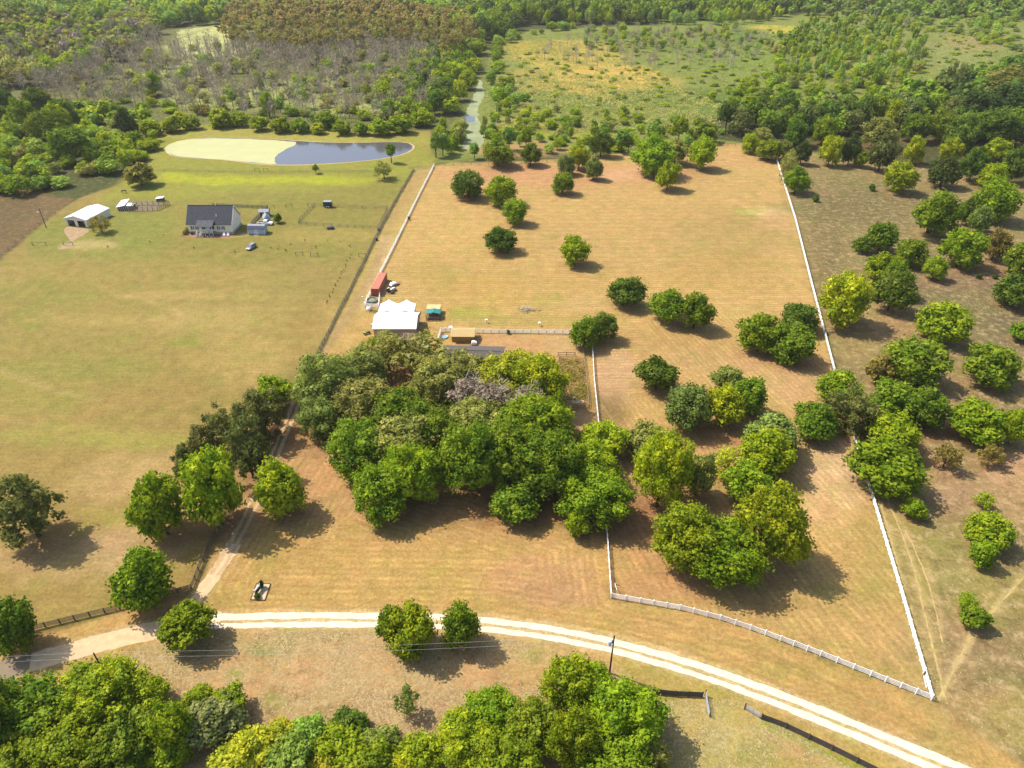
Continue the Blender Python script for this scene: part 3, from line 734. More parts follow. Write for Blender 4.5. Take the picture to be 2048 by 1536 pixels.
def slivers(seed, n=170, size=.045):
    r = np.random.default_rng(seed); P = rdir(r, n) * (r.random((n, 1)) ** .4) * np.array([.26, .26, .34]) + [0, 0, .66]
    D = P - [0, 0, .4]; D /= np.linalg.norm(D, axis=1, keepdims=True)
    t = D + .5 * rdir(r, n); t /= np.linalg.norm(t, axis=1, keepdims=True); b_ = np.cross(t, rdir(r, n)); b_ /= np.linalg.norm(b_, axis=1, keepdims=True)
    s = size * r.uniform(.6, 1.6, (n, 1))
    V = np.stack([P - t * s, P - b_ * s * .10, P + t * s, P + b_ * s * .10], 1).reshape(-1, 3)
    return V, np.arange(4 * n).reshape(n, 4), 0, False
def straight_trunk(seed, thick=.02):
    return mesh_from('trunk', [(*tube_np((0, 0, 0), (.01, .01, .5), thick * 1.4, thick, 6), 0, False), (*tube_np((.01, .01, .5), (0, 0, 1), thick, thick * .4, 6), 0, False)], [MATS['bark_grey']])
BARE = []
for i in range(6):
    tr, tw = bare_parts(100 + i, 3, 6)
    BARE.append((mesh_from('trunk', join(tr), [MATS['bark_grey']]), mesh_from('branches', join(tw) + [slivers(500 + i)], [MATS['bare_twigs']])))
STRAIGHT = straight_trunk(1)

_ct = [0]
def put_crown(parent, kind, leaf, loc, sc):
    _ct[0] += 1; i = _ct[0]; e_ = random.uniform(.9, 1.1)
    me = CROWN[kind][i % len(CROWN[kind])]
    return link('crown', me, parent, loc, (random.uniform(-.12, .12), random.uniform(-.12, .12), random.uniform(0, 6.28)), (sc[0] * e_ * 1.03, sc[1] / e_ * 1.03, sc[2]), LEAF[leaf])
def tree(cx, cy, w, h, leaf, label, shape='round', name='broadleaf_tree', cat='tree', group=None, gap=None, soil=True, trunk=True):
    """a tree whose crown fills the survey ellipse cx, cy, w, h"""
    z = 4.0
    for _ in range(5):
        p = at(cx, cy, z); s = scale_at(p)
        dist = math.hypot(p.y, CAM_H - z); sd, cd = (CAM_H - z) / dist, p.y / dist
        R = w / 2 / s; hh = h / 2 / s
        v = (hh * hh - R * R * sd * sd) / (cd * cd)
        Rz = math.sqrt(v) if v > 0 else 0
        Rz = min(max(Rz, .68 * R), 1.45 * R)
        g = gap if gap is not None else (.04 * R if shape not in ('pine', 'tuft') else (.10 if shape == 'pine' else .08) * R)
        z = Rz + g
    base = thing(name, label, cat, (p.x, p.y, 0), 0, group)
    put_crown(base, shape, leaf, (0, 0, z), (R, R, Rz))
    if trunk:
        k = random.randrange(4)
        link('trunk', TRUNK[k], base, (0, 0, 0), (0, 0, random.uniform(0, 6)), (R * .62, R * .62, z), MATS['bark_brown'])
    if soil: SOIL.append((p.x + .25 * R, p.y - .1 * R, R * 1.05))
    return base
def shrub(cx, cy, w, h, leaf, label, shape='small', group=None, name='shrub'):
    return tree(cx, cy, w, h, leaf, label, shape, name, 'shrub', group, gap=-.12 * w / 14, soil=False, trunk=False)
def tall(px, py, height, R, leaf, label, group=None, name='slender_tree', shape='small', low=.25):
    """a slender tree standing with its foot at px, py"""
    p = at(px, py)
    b_ = thing(name, label, 'tree', p, 0, group)
    rz = height * (1 - low) / 2
    put_crown(b_, shape, leaf, (0, 0, height - rz), (R, R, rz))
    link('trunk', STRAIGHT, b_, (0, 0, 0), (0, 0, 0), (height, height, height * .9), MATS['bark_brown'])
    return b_
def bare(px, py, height, label, group=None, snag=False, lean=(0, 0), name='bare_tree', p=None, spread=1.0):
    p = p or at(px, py)
    b_ = thing(name, label, 'tree', p, random.uniform(0, 6.28), group)
    S_ = SNAG if snag else BARE
    k = random.randrange(len(S_)); sc = (height * spread, height * spread, height)
    link('trunk', S_[k][0], b_, (0, 0, 0), (lean[0], lean[1], 0), sc)
    link('branches', S_[k][1], b_, (0, 0, 0), (lean[0], lean[1], 0), sc)
    return b_
# ------------------------------------------------------------------ field trees, one row each
G1 = None
T = [
 (995,306,72,52,'g','broad two-lobed green tree at the top left corner of the tan paddock'),
 (1061,309,48,42,'g','smaller rounded green tree just right of the two-lobed corner tree'),
 (935,370,66,52,'d','dark round tree nearest the top of the long left white fence'),
 (1003,382,66,56,'y','bright yellow-green round tree second from the left fence in the upper paddock'),
 (1028,424,54,48,'v','small round green tree below the bright yellow-green one in the upper paddock'),
 (1000,480,68,48,'d','flattened dark tree alone on the paddock above the shipping container'),
 (1149,503,66,58,'v','round green tree standing alone in the middle of the tan paddock'),
 (1158,312,48,52,'y','bright yellow-green tree at the top centre edge of the paddock'),
 (1203,288,50,48,'d','dark squat tree on the far edge of the paddock beside two fresh green poplar-like trees'),
 (1133,330,38,38,'s','dull little tree tucked left below the bright tree at the top centre edge'),
 (1188,338,38,42,'s','small grey-green tree with a visible stem near the top centre edge of the paddock'),
 (1126,367,48,40,'g','small dense green tree below the grey-green pair at the top of the paddock'),
 (1308,312,92,74,'v','widest green tree clump on the top edge of the paddock'),
 (1352,304,54,46,'o','olive shrubby tree behind the widest clump on the top edge'),
 (1337,351,54,56,'y','bright yellow-green round tree in front of the widest top-edge clump'),
 (1405,307,58,60,'y','bright round tree casting a shadow right of the top-edge clump'),
 (1500,287,36,36,'y','small yellow-green tree with a thin stem left of the fence end at the top'),
 (1525,273,46,32,'o','pale olive tree behind the small group at the top end of the right white fence'),
 (1540,300,54,38,'v','low green tree in front at the top end of the right white fence'),
 (1570,299,28,32,'o','little olive tree right beside the top end of the right white fence'),
 (1251,585,80,60,'d','dark round tree in the middle paddock left of the wide double tree'),
 (1336,612,78,70,'g','left half of the wide double tree in the middle paddock'),
 (1392,622,76,74,'g','right half of the wide double tree in the middle paddock'),
 (1600,637,76,58,'d','darkest round tree touching the right white fence in the middle paddock'),
 (1522,668,94,80,'v','light green left tree of the trio by the right white fence'),
 (1582,686,96,78,'g','darker front tree of the trio by the right white fence'),
 (1170,666,62,62,'g','left tree over the corner where the two inner white fences meet'),
 (1207,655,64,58,'d','right tree over the corner where the two inner white fences meet'),
 (1315,749,92,76,'d','dark round tree alone right of the centre white fence'),
 (1460,764,80,64,'s','pale grey-green tree at the back of the cluster right of centre'),
 (1500,794,70,76,'g','deeper green tree at the right of the cluster right of centre'),
 (1447,811,80,82,'y','light yellow-green tree in the middle of the cluster right of centre'),
 (1378,820,96,92,'s','soft grey-green tree at the left of the cluster right of centre'),
 (1545,874,118,98,'s','grey-green tree behind the big yellow-green tree east of the oak grove'),
 (1537,908,116,104,'y','big yellow-green tree in front of the grey-green one east of the oak grove'),
 (1630,843,94,80,'g','round green tree left of the dark pine on the right white fence'),
 (1678,776,92,72,'v','green tree covering the right white fence behind the dark pine'),
 (1790,802,108,76,'g','green tree behind the yellow-green one just outside the right white fence'),
 (1852,818,90,84,'g','dense tree second back right of the pine outside the right fence'),
 (1790,868,106,86,'y','yellow-green dome behind the widest tree outside the right fence'),
 (1774,934,146,112,'v','widest bright green tree overhanging the right white fence'),
 (1955,843,116,92,'v','broad green dome in the row at the right edge'),
 (2036,850,62,92,'v','half cut green tree at the right edge of the photo in the row'),
 (1985,733,114,90,'g','large round tree above the row near the right edge'),
 (1830,725,122,94,'g','large green tree with a brownish neighbour outside the right fence'),
 (1893,645,100,84,'v','round green tree alone in the middle of the rough right field'),
 (1688,601,104,104,'y','yellow-green globe close outside the right white fence'),
 (1768,537,80,58,'v','back tree of the overlapping trio in the rough right field'),
 (1793,560,62,66,'g','middle tree of the overlapping trio in the rough right field'),
 (1787,584,82,80,'d','dark front tree of the overlapping trio in the rough right field'),
 (1872,537,48,46,'v','small round tree right of the overlapping trio'),
 (1825,505,66,54,'g','round tree behind the overlapping trio'),
 (1765,473,62,56,'g','round tree with a small shrub at its left foot in the rough field'),
 (1925,498,84,74,'v','bright dome right of the middle of the rough field'),
 (1995,490,50,60,'b','yellowish olive tree near the right edge of the rough field'),
 (1880,430,96,86,'g','big round green tree in the upper rough field'),
 (1932,424,36,50,'d','narrow dark tree peeping behind the big round tree of the upper rough field'),
 (1962,440,50,52,'s','grey-olive bush-like tree right of the big round tree of the upper rough field'),
 (1993,401,86,80,'v','bright tree at the edge of the dark woods on the upper right'),
 (1960,412,50,50,'d','dark tree against the left side of the bright tree at the woods edge'),
 (2040,520,70,62,'g','upper of two trees cut by the right edge of the photo'),
 (2030,582,80,68,'d','lower darker of two trees cut by the right edge of the photo'),
 (1802,356,70,58,'y','bright squat dome below the dark woods in the upper rough field'),
 (1594,361,56,50,'g','round tree right of the right white fence near its top'),
 (1605,307,36,42,'k','small dark evergreen right of the top end of the right fence'),
 (1593,266,48,48,'d','dark tree behind the top end of the right white fence'),
 (1648,262,46,52,'v','upright green tree second from the fence end against the woods'),
 (1662,303,44,56,'y','yellow-green cone-like tree in front of the woods edge'),
 (1703,301,40,56,'k','dark grey-green upright tree right of the yellow-green cone'),
 (1722,318,30,32,'y','tiny bright tree between two dark trees at the woods edge'),
 (1766,309,60,66,'p','brownish olive pine-like tree in front of the woods edge'),
 (1760,266,76,58,'o','olive domed tree behind the brownish one at the woods edge'),
 (1793,227,44,50,'y','small yellow-green tree standing inside the dark woods'),
 (1832,301,46,52,'y','bright narrow tree below the middle of the dark woods'),
 (1832,256,56,52,'g','green tree behind the bright narrow one in the dark woods'),
 (1882,252,54,58,'g','green upright tree in the dark woods right of centre'),
 (1904,303,46,48,'y','yellow-green top above a dark spreading tree in the woods'),
 (1889,345,66,56,'k','dark spreading low tree under the yellow-green top'),
 (1950,330,60,64,'d','dense dark tree in the lower right part of the woods'),
 (1986,352,56,48,'y','bright tree in front of the dense dark one in the woods'),
 (1928,268,64,70,'d','deep green tall tree in the right part of the woods'),
 (1998,258,84,64,'d','broad deep green tree near the right edge in the woods'),
 (1994,300,56,42,'v','mid green dome below the broad deep green tree'),
 (2030,330,58,70,'d','dark tree half cut by the right edge below the woods'),
 (2012,165,90,56,'o','olive green mass of a tree at the far right above the woods'),
 (2020,205,100,60,'k','very dark broad tree at the far right in the woods'),
 (1950,215,90,50,'k','very dark tree left of the far right broad one'),
 (315,1014,110,130,'y','bright left tree of the pair above the brown rail fence'),
 (424,984,122,162,'y','tall bright yellow-green tree in front of the dark pines'),
 (558,978,102,114,'y','bright green globe-like tree right of the driveway'),
 (545,786,84,70,'v','bright green tree at the top end of the pine row'),
 (285,1160,122,126,'v','light green tree over the corner of the brown rail fence'),
 (374,1251,112,104,'v','light green tree over the fork of the gravel road'),
 (22,1252,88,108,'g','green tree at the left edge beside the brown rail fence'),
 (786,1252,66,92,'g','darker tree behind the left side of the roadside pair'),
 (818,1260,104,106,'y','larger yellow-green tree of the roadside pair'),
 (920,1252,80,92,'g','smaller round green tree of the roadside pair'),
]
for cx, cy, w, h, leaf, label in T:
    tree(cx, cy, w, h, leaf, label)
A_ = [ # airy, small ones
 (1895,912,56,56,'b','airy olive sapling tree left of the two by the right edge row','tuft'),
 (1983,912,50,48,'b','airy olive sapling tree right of its twin below the right edge row','tuft'),
 (1829,1018,48,46,'v','small round light green tree right of the white fence below the widest tree','small'),
 (1970,1003,44,34,'v','small pale green crown above the leaning tree of the lower rough field','tuft'),
 (1984,1062,96,78,'v','light green spreading tree in the lower rough field','round'),
 (1966,1110,52,54,'v','lower bright lobe-like tree touching the spreading tree of the lower field','small'),
 (1935,1207,46,44,'v','thin pale top of the small tree pair in the lower rough field','tuft'),
 (1949,1234,58,54,'g','bright small tree beside a trail in the lower rough field','small'),
 (1760,738,56,62,'b','brownish olive small tree against the large green tree outside the right fence','small'),
 (1728,489,38,34,'g','small low tree at the left foot of the round tree in the rough field','small'),
 (1575,340,34,50,'o','loose yellowish shrubby tree on the fence line near its top end','tuft'),
 (1583,318,34,34,'o','loose olive tree top above the yellowish one near the fence end','tuft'),
 (2044,665,50,40,'g','low green tree cut by the right edge in the middle of the rough field','small'),
 (812,1402,52,60,'s','thin airy sapling standing alone above the bottom thicket','tuft'),
 (278,349,62,34,'b','dark olive spreading tree alone on the bright lawn left of the pond','small'),
 (767,340,46,24,'o','low olive bush-like tree near the right end of the pond','tuft'),
 (200,449,44,26,'b','small bare-looking tree beside the white garage','tuft'),
 (555,437,18,18,'d','round dark evergreen bush behind the white pickup','small'),
]
for cx, cy, w, h, leaf, label, sh in A_:
    tree(cx, cy, w, h, leaf, label, sh, soil=(cy > 500))
# pines
for cx, cy, w, h, label in [
 (48,1016,148,146,'spreading dark pine at the left edge of the pasture'),
 (1702,818,112,92,'dark brownish pine over the right white fence'),
 (522,828,108,104,'topmost dark pine of the row along the driveway'),
 (452,856,92,92,'second dark pine of the row, left behind the widest'),
 (492,900,104,124,'widest olive pine of the row with trunks showing by the driveway'),
 (404,892,74,76,'third dark pine down the row along the driveway'),
 (366,928,54,66,'lowest small dark pine behind the bright pair of trees'),
 (1912,162,48,58,'single tall dark pine standing above the woods on the right')]:
    tree(cx, cy, w, h, 'p', label, 'pine', 'pine_tree')
# the grove of old oaks round the hidden house
for cx, cy, w, h, leaf, label, sh in [
 (650,770,118,110,'s','pale olive oak at the top left corner of the grove','big'),
 (640,838,90,80,'s','pale drooping oak at the left edge of the grove','big'),
 (712,745,110,84,'o','light olive oak below the white barn','big'),
 (775,706,110,66,'o','sparse olive oak top right under the white barn roof','tuft'),
 (722,812,130,100,'o','mossy olive oak in the left middle of the grove','big'),
 (852,712,120,70,'o','airy olive oak between the barn and the grey roof','tuft'),
 (880,762,110,80,'o','olive oak with moss in the upper middle of the grove','big'),
 (932,742,90,54,'o','olive oak covering the left part of the grey roof','big'),
 (1020,752,116,92,'l','lemon green oak below the right end of the grey roof','big'),
 (1078,768,110,100,'y','yellow-green oak at the top right corner of the grove','big'),
 (1108,830,64,100,'v','green oak at the right edge of the grove beside the plank pen','round'),
 (962,846,112,84,'o','dull olive mossy oak in the centre of the grove','big'),
 (905,802,60,50,'v','small fresh green tree in the centre gap of the grove','small'),
 (800,836,130,84,'g','green oak left of the centre of the grove','big'),
 (868,870,100,90,'g','shaded green oak behind the front left oaks','big'),
 (716,898,122,108,'g','dense green oak bulging on the lower left of the grove','big'),
 (806,890,130,110,'o','broad olive green oak in the front left of the grove','big'),
 (760,985,120,104,'v','lowest left oak of the grove with a rounded skirt','big'),
 (822,950,110,110,'v','bright faced oak at the front left of the grove','big'),
 (1066,858,150,104,'v','broad green oak top in the right middle of the grove','big'),
 (940,920,120,130,'g','deep green oak in the front middle of the grove','big'),
 (1010,912,120,120,'g','dark dense oak right of the front middle','big'),
 (1092,930,130,130,'g','large dark green oak in the front right of the grove','big'),
 (1028,1006,106,88,'g','low bushy green tree at the front foot of the grove','round'),
 (1206,880,110,88,'y','bright topped tree where the centre fence enters the grove','round'),
 (1182,930,120,96,'v','fresh green tree right of the grove over the centre fence','big'),
 (1190,1000,150,120,'v','broad fresh green tree over the lower centre fence','big'),
 (1156,1046,56,60,'v','small protruding bright tree at the lower left of the fence trees','small'),
 (1290,880,90,62,'o','pale olive tree behind the tall bright tree right of the grove','round'),
 (1324,946,120,166,'y','tall bright green tree right of the grove','big'),
 (1398,952,70,96,'o','dull narrow tree between the tall bright tree and the gap','round'),
 (1452,925,74,62,'l','pale yellow-green thin tree above the gap by the right clump','tuft'),
 (1494,966,100,82,'v','yellow-green loose tree behind the right clump','round'),
 (1375,1080,140,140,'v','left tree of the big clump in the front paddock','big'),
 (1452,1110,170,146,'v','front tree of the big clump in the front paddock','big'),
 (1546,1056,150,166,'y','tall yellow-green tree at the right of the big clump','big'),
]:
    if cx < 1140 and sh == 'big': w, h = w * 1.12, h * 1.12
    tree(cx, cy, w, h, leaf, label, sh, 'oak_tree' if cx < 1140 and sh != 'small' else 'broadleaf_tree')
for cx, cy, w, h, leaf, label, sh in [
 (772,684,60,40,'o','low olive tree against the front of the white barn','round'),
 (826,688,70,40,'t','greyish thin tree between the white barn and the tan shed','tuft'),
 (738,700,56,40,'v','bright green small tree at the top left of the grove','tuft')]:
    tree(cx, cy, w, h, leaf, label, sh)
# leafless moss-hung trees inside the grove
for cx, cy, w, h, label in [(934,786,78,60,'greyish pink leafless tree behind the olive oak in the grove'),
                            (985,800,80,60,'greyish leafless tree in the right middle of the grove'),
                            (1058,806,86,54,'tan leafless tree right of the greyish leafless ones')]:
    tree(cx, cy, w, h, 't', label, 'tuft', 'bare_tree', gap=4.0)
    p = at(cx, cy, 7); bare(0, 0, 13, 'grey branches of a leafless tree showing in the grove', 'grey leafless trees in the grove', p=Vector((p.x + 1.5, p.y, 0)), spread=1.2)
# bottom woods
for cx, cy, w, h, leaf, label, sh in [
 (60,1430,180,130,'g','dark green tree filling the lower left corner','big'),
 (-20,1440,140,150,'g','tree cut by the left edge at the lower left corner','big'),
 (200,1395,180,130,'v','large bright tree at the top of the lower left wood','big'),
 (280,1400,120,110,'v','tree at the upper right shoulder of the lower left wood','big'),
 (130,1500,170,130,'v','front tree at the bottom left of the photo','big'),
 (250,1490,150,140,'g','second front tree at the bottom left','big'),
 (30,1530,150,120,'g','lowest tree in the left bottom corner','big'),
 (345,1455,90,110,'v','yellowish narrow tree at the right of the lower left wood','round'),
 (335,1510,90,80,'v','low yellow-green tree at the bottom edge near the pale tree','round'),
 (428,1440,120,110,'w','pale tree with whitish leaf clusters in the lower left','round'),
 (455,1410,90,56,'v','bright tree behind the pale whitish tree','round'),
 (400,1400,70,50,'v','small bright tree left behind the pale whitish tree','round'),
 (1140,1370,120,120,'v','highest tree of the bottom centre wood','big'),
 (1190,1350,70,60,'v','bright right shoulder tree of the bottom centre wood','round'),
 (980,1425,120,90,'v','left top tree of the bottom centre wood','big'),
 (1060,1460,130,120,'g','dark shaded tree in the middle of the bottom centre wood','big'),
 (930,1480,130,100,'v','lower left tree of the bottom centre wood','big'),
 (1145,1480,110,120,'v','front tree of the bottom centre wood','big'),
 (1250,1440,180,170,'v','broad dense tree at the right of the bottom centre wood','big'),
 (1230,1530,150,90,'v','tree cut by the bottom edge at the right of the wood','big'),
 (1010,1535,150,80,'v','tree cut by the bottom edge in the middle of the wood','big'),
 (1310,1520,60,70,'o','pale tree at the lower right corner of the bottom wood','round'),
 (840,1505,90,70,'v','small green tree left of the bottom centre wood','round'),
]:
    tree(cx, cy, w, h, leaf, label, sh)
# thicket along the bottom edge
for cx, cy, w, h, leaf, label in [
 (500,1500,110,76,'l','yellow-flowering shrub left in the bottom thicket'),(560,1480,90,60,'l','yellow shrub next right in the bottom thicket'),
 (620,1470,90,54,'c','pale lime shrub in the bottom thicket'),(585,1520,110,60,'c','lime shrub at the bottom edge of the thicket'),
 (700,1452,86,56,'d','dark green shrub at the top of the bottom thicket'),(680,1500,110,60,'y','yellow-green shrub under the dark one'),
 (760,1490,90,56,'s','dull shrub right of the dark one in the thicket'),(740,1530,120,50,'v','green shrub at the bottom edge right of the thicket'),
 (655,1535,80,40,'l','yellow shrub at the bottom edge in the middle of the thicket'),(810,1530,90,50,'y','bright shrub at the bottom edge below the sapling'),
 (460,1530,90,50,'l','yellow shrub at the bottom edge left of the thicket')]:
    shrub(cx, cy, w, h, leaf, label, 'round')

# young trees at the swamp edge
for px, py, H, R, leaf, label in [
 (783,326,9.5,2.6,'c','slender fresh green tree at the right end of the pond'),
 (632,347,4.2,1.7,'v','tiny young tree on the lawn below the pond'),
 (872,315,12,2.6,'c','left tall slim tree at the top of the left white fence'),
 (886,312,11,3.0,'c','right tall slim tree at the top of the left white fence'),
 (949,318,7.5,2.8,'c','pale pointed young tree left of the corner trees'),
 (1018,300,11,3.4,'c','fresh green tree behind the two-lobed corner tree'),
 (1052,297,11,3.0,'v','pointed green tree behind the smaller corner tree'),
 (1207,283,9,3.0,'c','fresh green tree left of the poplar-like pair at the far edge'),
 (1242,306,11,4.0,'c','upright fresh green tree on the far paddock edge'),
 (1256,304,8,2.6,'v','narrow tree tight against the upright fresh green one'),
 (1305,285,10,4.0,'c','fresh green tree behind the widest top-edge clump'),
 (1356,284,13,4.5,'v','green tree standing behind the top edge of the paddock'),
 (1408,285,10,6.2,'g','round dark green tree behind the top edge of the paddock'),
 (1450,262,15,6.0,'d','tall dark tree behind the top edge, left of the small fence end group'),
 (1500,258,15,6.0,'g','tall green tree behind the small fence end group')]:
    tall(px, py, H, R, leaf, label)
for i, (px, py) in enumerate([(1632,400),(1745,378)]):
    shrub(px, py - 3, 14, 14, 'd', ['tiny dark shrub near the right fence in the upper rough field','tiny dark shrub left of the bright squat dome'][i])
for px, py, lab in [(1858,462,'a'),(1958,553,'b'),(1990,553,'c')]:
    shrub(px, py, 12, 10, 'k', 'tiny dark shrub between the trees of the rough field', group='tiny shrubs of the rough field')
# ------------------------------------------------------------------ woods and marsh behind
def scatter(poly, spacing, seed, jitter=.45):
    P = [(p[0], p[1]) for p in W(poly)]
    r = np.random.default_rng(seed)
    ax = [p[0] for p in P]; ay = [p[1] for p in P]
    gx, gy = np.meshgrid(np.arange(min(ax), max(ax), spacing), np.arange(min(ay), max(ay), spacing))
    x = gx.ravel() + r.uniform(-jitter, jitter, gx.size) * spacing * 2 * .8; y = gy.ravel() + r.uniform(-jitter, jitter, gx.size) * spacing * 2 * .8
    k = sdf(P, x, y) > 0
    return np.stack([x[k], y[k]], 1)
def mesh_data(me):
    n = len(me.vertices); v = np.empty(n * 3, np.float32); me.vertices.foreach_get('co', v)
    ls = np.empty(len(me.polygons), np.int32); me.polygons.foreach_get('loop_total', ls)
    lv = np.empty(len(me.loops), np.int32); me.loops.foreach_get('vertex_index', lv)
    st = np.empty(len(me.polygons), np.int32); me.polygons.foreach_get('loop_start', st)
    out = {}
    for k in np.unique(ls):
        s = st[ls == k]; out[int(k)] = lv[s[:, None] + np.arange(k)]
    return v.reshape(-1, 3), out
def rest_mesh(name, protos, pts, sizes, label, mats, seed, zc=0.0):
    """the trees too many to count, joined: protos are meshes, sizes (R, Rz, z centre)"""
    r = np.random.default_rng(seed); chunks = []
    data = [mesh_data(p) for p in protos]
    for i, (x, y) in enumerate(pts):
        v, fs = data[i % len(data)]; a = r.uniform(0, 6.28); R, Rz, z = sizes[i]
        c, s = math.cos(a), math.sin(a)
        q = np.stack([(v[:, 0] * c - v[:, 1] * s) * R + x, (v[:, 0] * s + v[:, 1] * c) * R + y, v[:, 2] * Rz + z], 1)
        mi = int(r.integers(len(mats)))
        first = True
        for k, f in fs.items():
            if first: chunks.append((q, f, mi, False)); first = False
            else: chunks.append((q, f, mi, False))
    if not chunks: return
    o = link(name, mesh_from(name, chunks, mats)); tag(o, kind='stuff'); o['label'] = label
    return o
# low poly crowns for the far mass
for i in range(4): crown_mesh('mass', i, 6, 70, .34, (.34, .46), (.35, .6), low=-.5, corek=.82, main=.6)
MASS = CROWN['mass']
TINT = {'g': 'green', 'd': 'deep green', 'k': 'dark green', 'v': 'bright green', 'y': 'yellow-green', 'o': 'olive', 's': 'sage green', 'c': 'fresh green', 'b': 'brownish olive', 'r': 'rusty', 'p': 'dull pine green', 't': 'tan leafless-looking', 'l': 'lemon green', 'w': 'pale'}
def describe(label, H, Hr, x, xs, tint):
    i = min([label.find(q) for q in (' in ', ' along ', ' rising ', ' beyond ', ' standing ', ' among ', ' with ', ' at ') if label.find(q) > 0])
    noun = label[:i].split()[-1]
    f = (H - Hr[0]) / (Hr[1] - Hr[0] + 1e-6); size = 'low' if f < .33 else ('middling' if f < .67 else 'tall')
    g = float((xs < x).mean()); side = 'left' if g < .33 else ('middle' if g < .67 else 'right')
    return f'{size} {tint} {noun}{label[i:]}, {side} third'
def wood(poly, spacing, seed, leaves, Hr, Rr, label, group, n_ind=60, low=.25, name='forest_tree', shape='far', jit=.45, stufflabel=None):
    pts = scatter(poly, spacing, seed, jit); r = np.random.default_rng(seed + 1)
    pts = pts[np.argsort(pts[:, 1])]
    near, rest = pts[:n_ind], pts[n_ind:]
    for x, y in near:
        H = r.uniform(*Hr); R = r.uniform(*Rr)
        lf = leaves[int(r.integers(len(leaves)))]
        b_ = thing(name, describe(label, H, Hr, x / (y + 150), near[:, 0] / (near[:, 1] + 150), TINT[lf]), 'tree' if 'shrub' not in name else 'shrub', (x, y, 0), 0, group)
        rz = H * (1 - low) / 2
        put_crown(b_, shape, lf, (0, 0, H - rz), (R, R, rz))
        if low > .02: link('trunk', STRAIGHT, b_, (0, 0, 0), (0, 0, 0), (H * .8, H * .8, H * .85), MATS['bark_grey'])
    if len(rest):
        sz = []
        for _ in rest:
            H = r.uniform(*Hr); R = r.uniform(*Rr); rz = H * (1 - low) / 2; sz.append((R, rz, H - rz))
        rest_mesh(name + '_mass' if False else 'distant_wood', MASS, rest, sz, stufflabel or 'unbroken far wood of many crowns', [LEAF[q] for q in leaves], seed)
    return pts
def barewood(poly, spacing, seed, Hr, label, group, n_ind=60, snag=False, stufflabel='far stand of leafless grey trees'):
    pts = scatter(poly, spacing, seed); r = np.random.default_rng(seed + 1)
    pts = pts[np.argsort(pts[:, 1])]
    for x, y in pts[:n_ind]:
        H = r.uniform(*Hr); n0 = pts[:n_ind]
        bare(0, 0, H, describe(label, H, Hr, x / (y + 150), n0[:, 0] / (n0[:, 1] + 150), 'bleached' if snag else 'grey'), group, snag, (r.uniform(-.12, .12), r.uniform(-.12, .12)), 'dead_tree' if snag or 'dead' in label else 'bare_tree', Vector((x, y, 0)), r.uniform(.8, 1.2))
    rest = pts[n_ind:]
    if len(rest):
        hs = [r.uniform(*Hr) for _ in rest]
        S_ = SNAG if snag else LIGHT
        for k, nm in ((0, 'distant_trunks'), (1, 'distant_branches')):
            rest_mesh(nm, [q[k] for q in S_], rest, [(h, h, 0) for h in hs], stufflabel, [MATS['bark_bleached' if snag else 'bare_twigs']], seed + 5)
LIGHT = []
for i in range(4):
    tr, tw = bare_parts(300 + i, 2, 6, .5, .022)
    LIGHT.append((mesh_from('trunk', join(tr), [MATS['bark_grey']]), mesh_from('branches', join(tw) + [slivers(600 + i, 100, .06)], [MATS['bare_twigs']])))

# left shrub wood
wood([(-260,395),(60,390),(140,385),(240,345),(290,330),(330,262),(300,240),(200,215),(60,230),(-260,250)], 9, 11, ['g','v','o','y','v','c'], (4, 9), (3.2, 6), 'mixed green tree in the shrubby wood left of the pond', 'shrubby wood left of the pond', 150, low=.05, name='thicket_tree')
wood([(-260,300),(0,300),(110,330),(170,300),(130,250),(60,200),(-260,200)], 23, 13, ['g','v','d'], (13, 18), (6.5, 9), 'tall dark green tree rising over the shrubby wood on the left', 'tall trees over the left shrubby wood', 26, low=.1, name='tall_broadleaf_tree', shape='round')
for px, py, H, R, lf, lab in [(150,325,16,10,'g','massive dark green tree over the left shrubby wood'),(75,372,9,5,'d','dark shrubby tree at the corner of the brown field'),(262,285,17,4.5,'k','tall narrow dark tree beside the pale bush left of the pond'),(215,300,8,5,'y','bright yellow-green tree in the left wood'),(312,190,14,6,'v','fresh green tree among the bare trees behind the pond'),(540,235,14,4,'v','single leafy tree standing in the flooded wood behind the pond'),(345,262,6,5,'y','round yellow-green bush on the upper left bank of the pond'),(300,300,5,6,'y','bright bush left of the pond'),(275,320,4.5,6,'v','low green bush where the left wood meets the lawn'),(250,262,9,7,'o','pale olive tree above the left bank of the pond')]:
    tall(px, py, H, R, lf, lab, name='broadleaf_tree', shape='round', low=.08)
# bushes along the far bank of the pond
for i, (px, py, w, h, lf) in enumerate([(342,250,44,26,'y'),(380,246,40,24,'v'),(360,236,36,26,'l'),(440,238,50,20,'v'),(478,240,40,18,'y'),(518,248,40,18,'v'),(560,250,44,16,'v'),(600,252,40,18,'v'),(636,258,30,14,'y'),(684,256,40,26,'v'),(722,258,36,18,'v'),(650,240,50,18,'g'),(760,254,50,14,'v'),(800,250,50,16,'v'),(836,240,40,22,'v'),(300,258,40,30,'y')]):
    shrub(px, py, w, h, lf, 'leafy bush in the row along the far bank of the pond', group='bushes on the far bank of the pond')
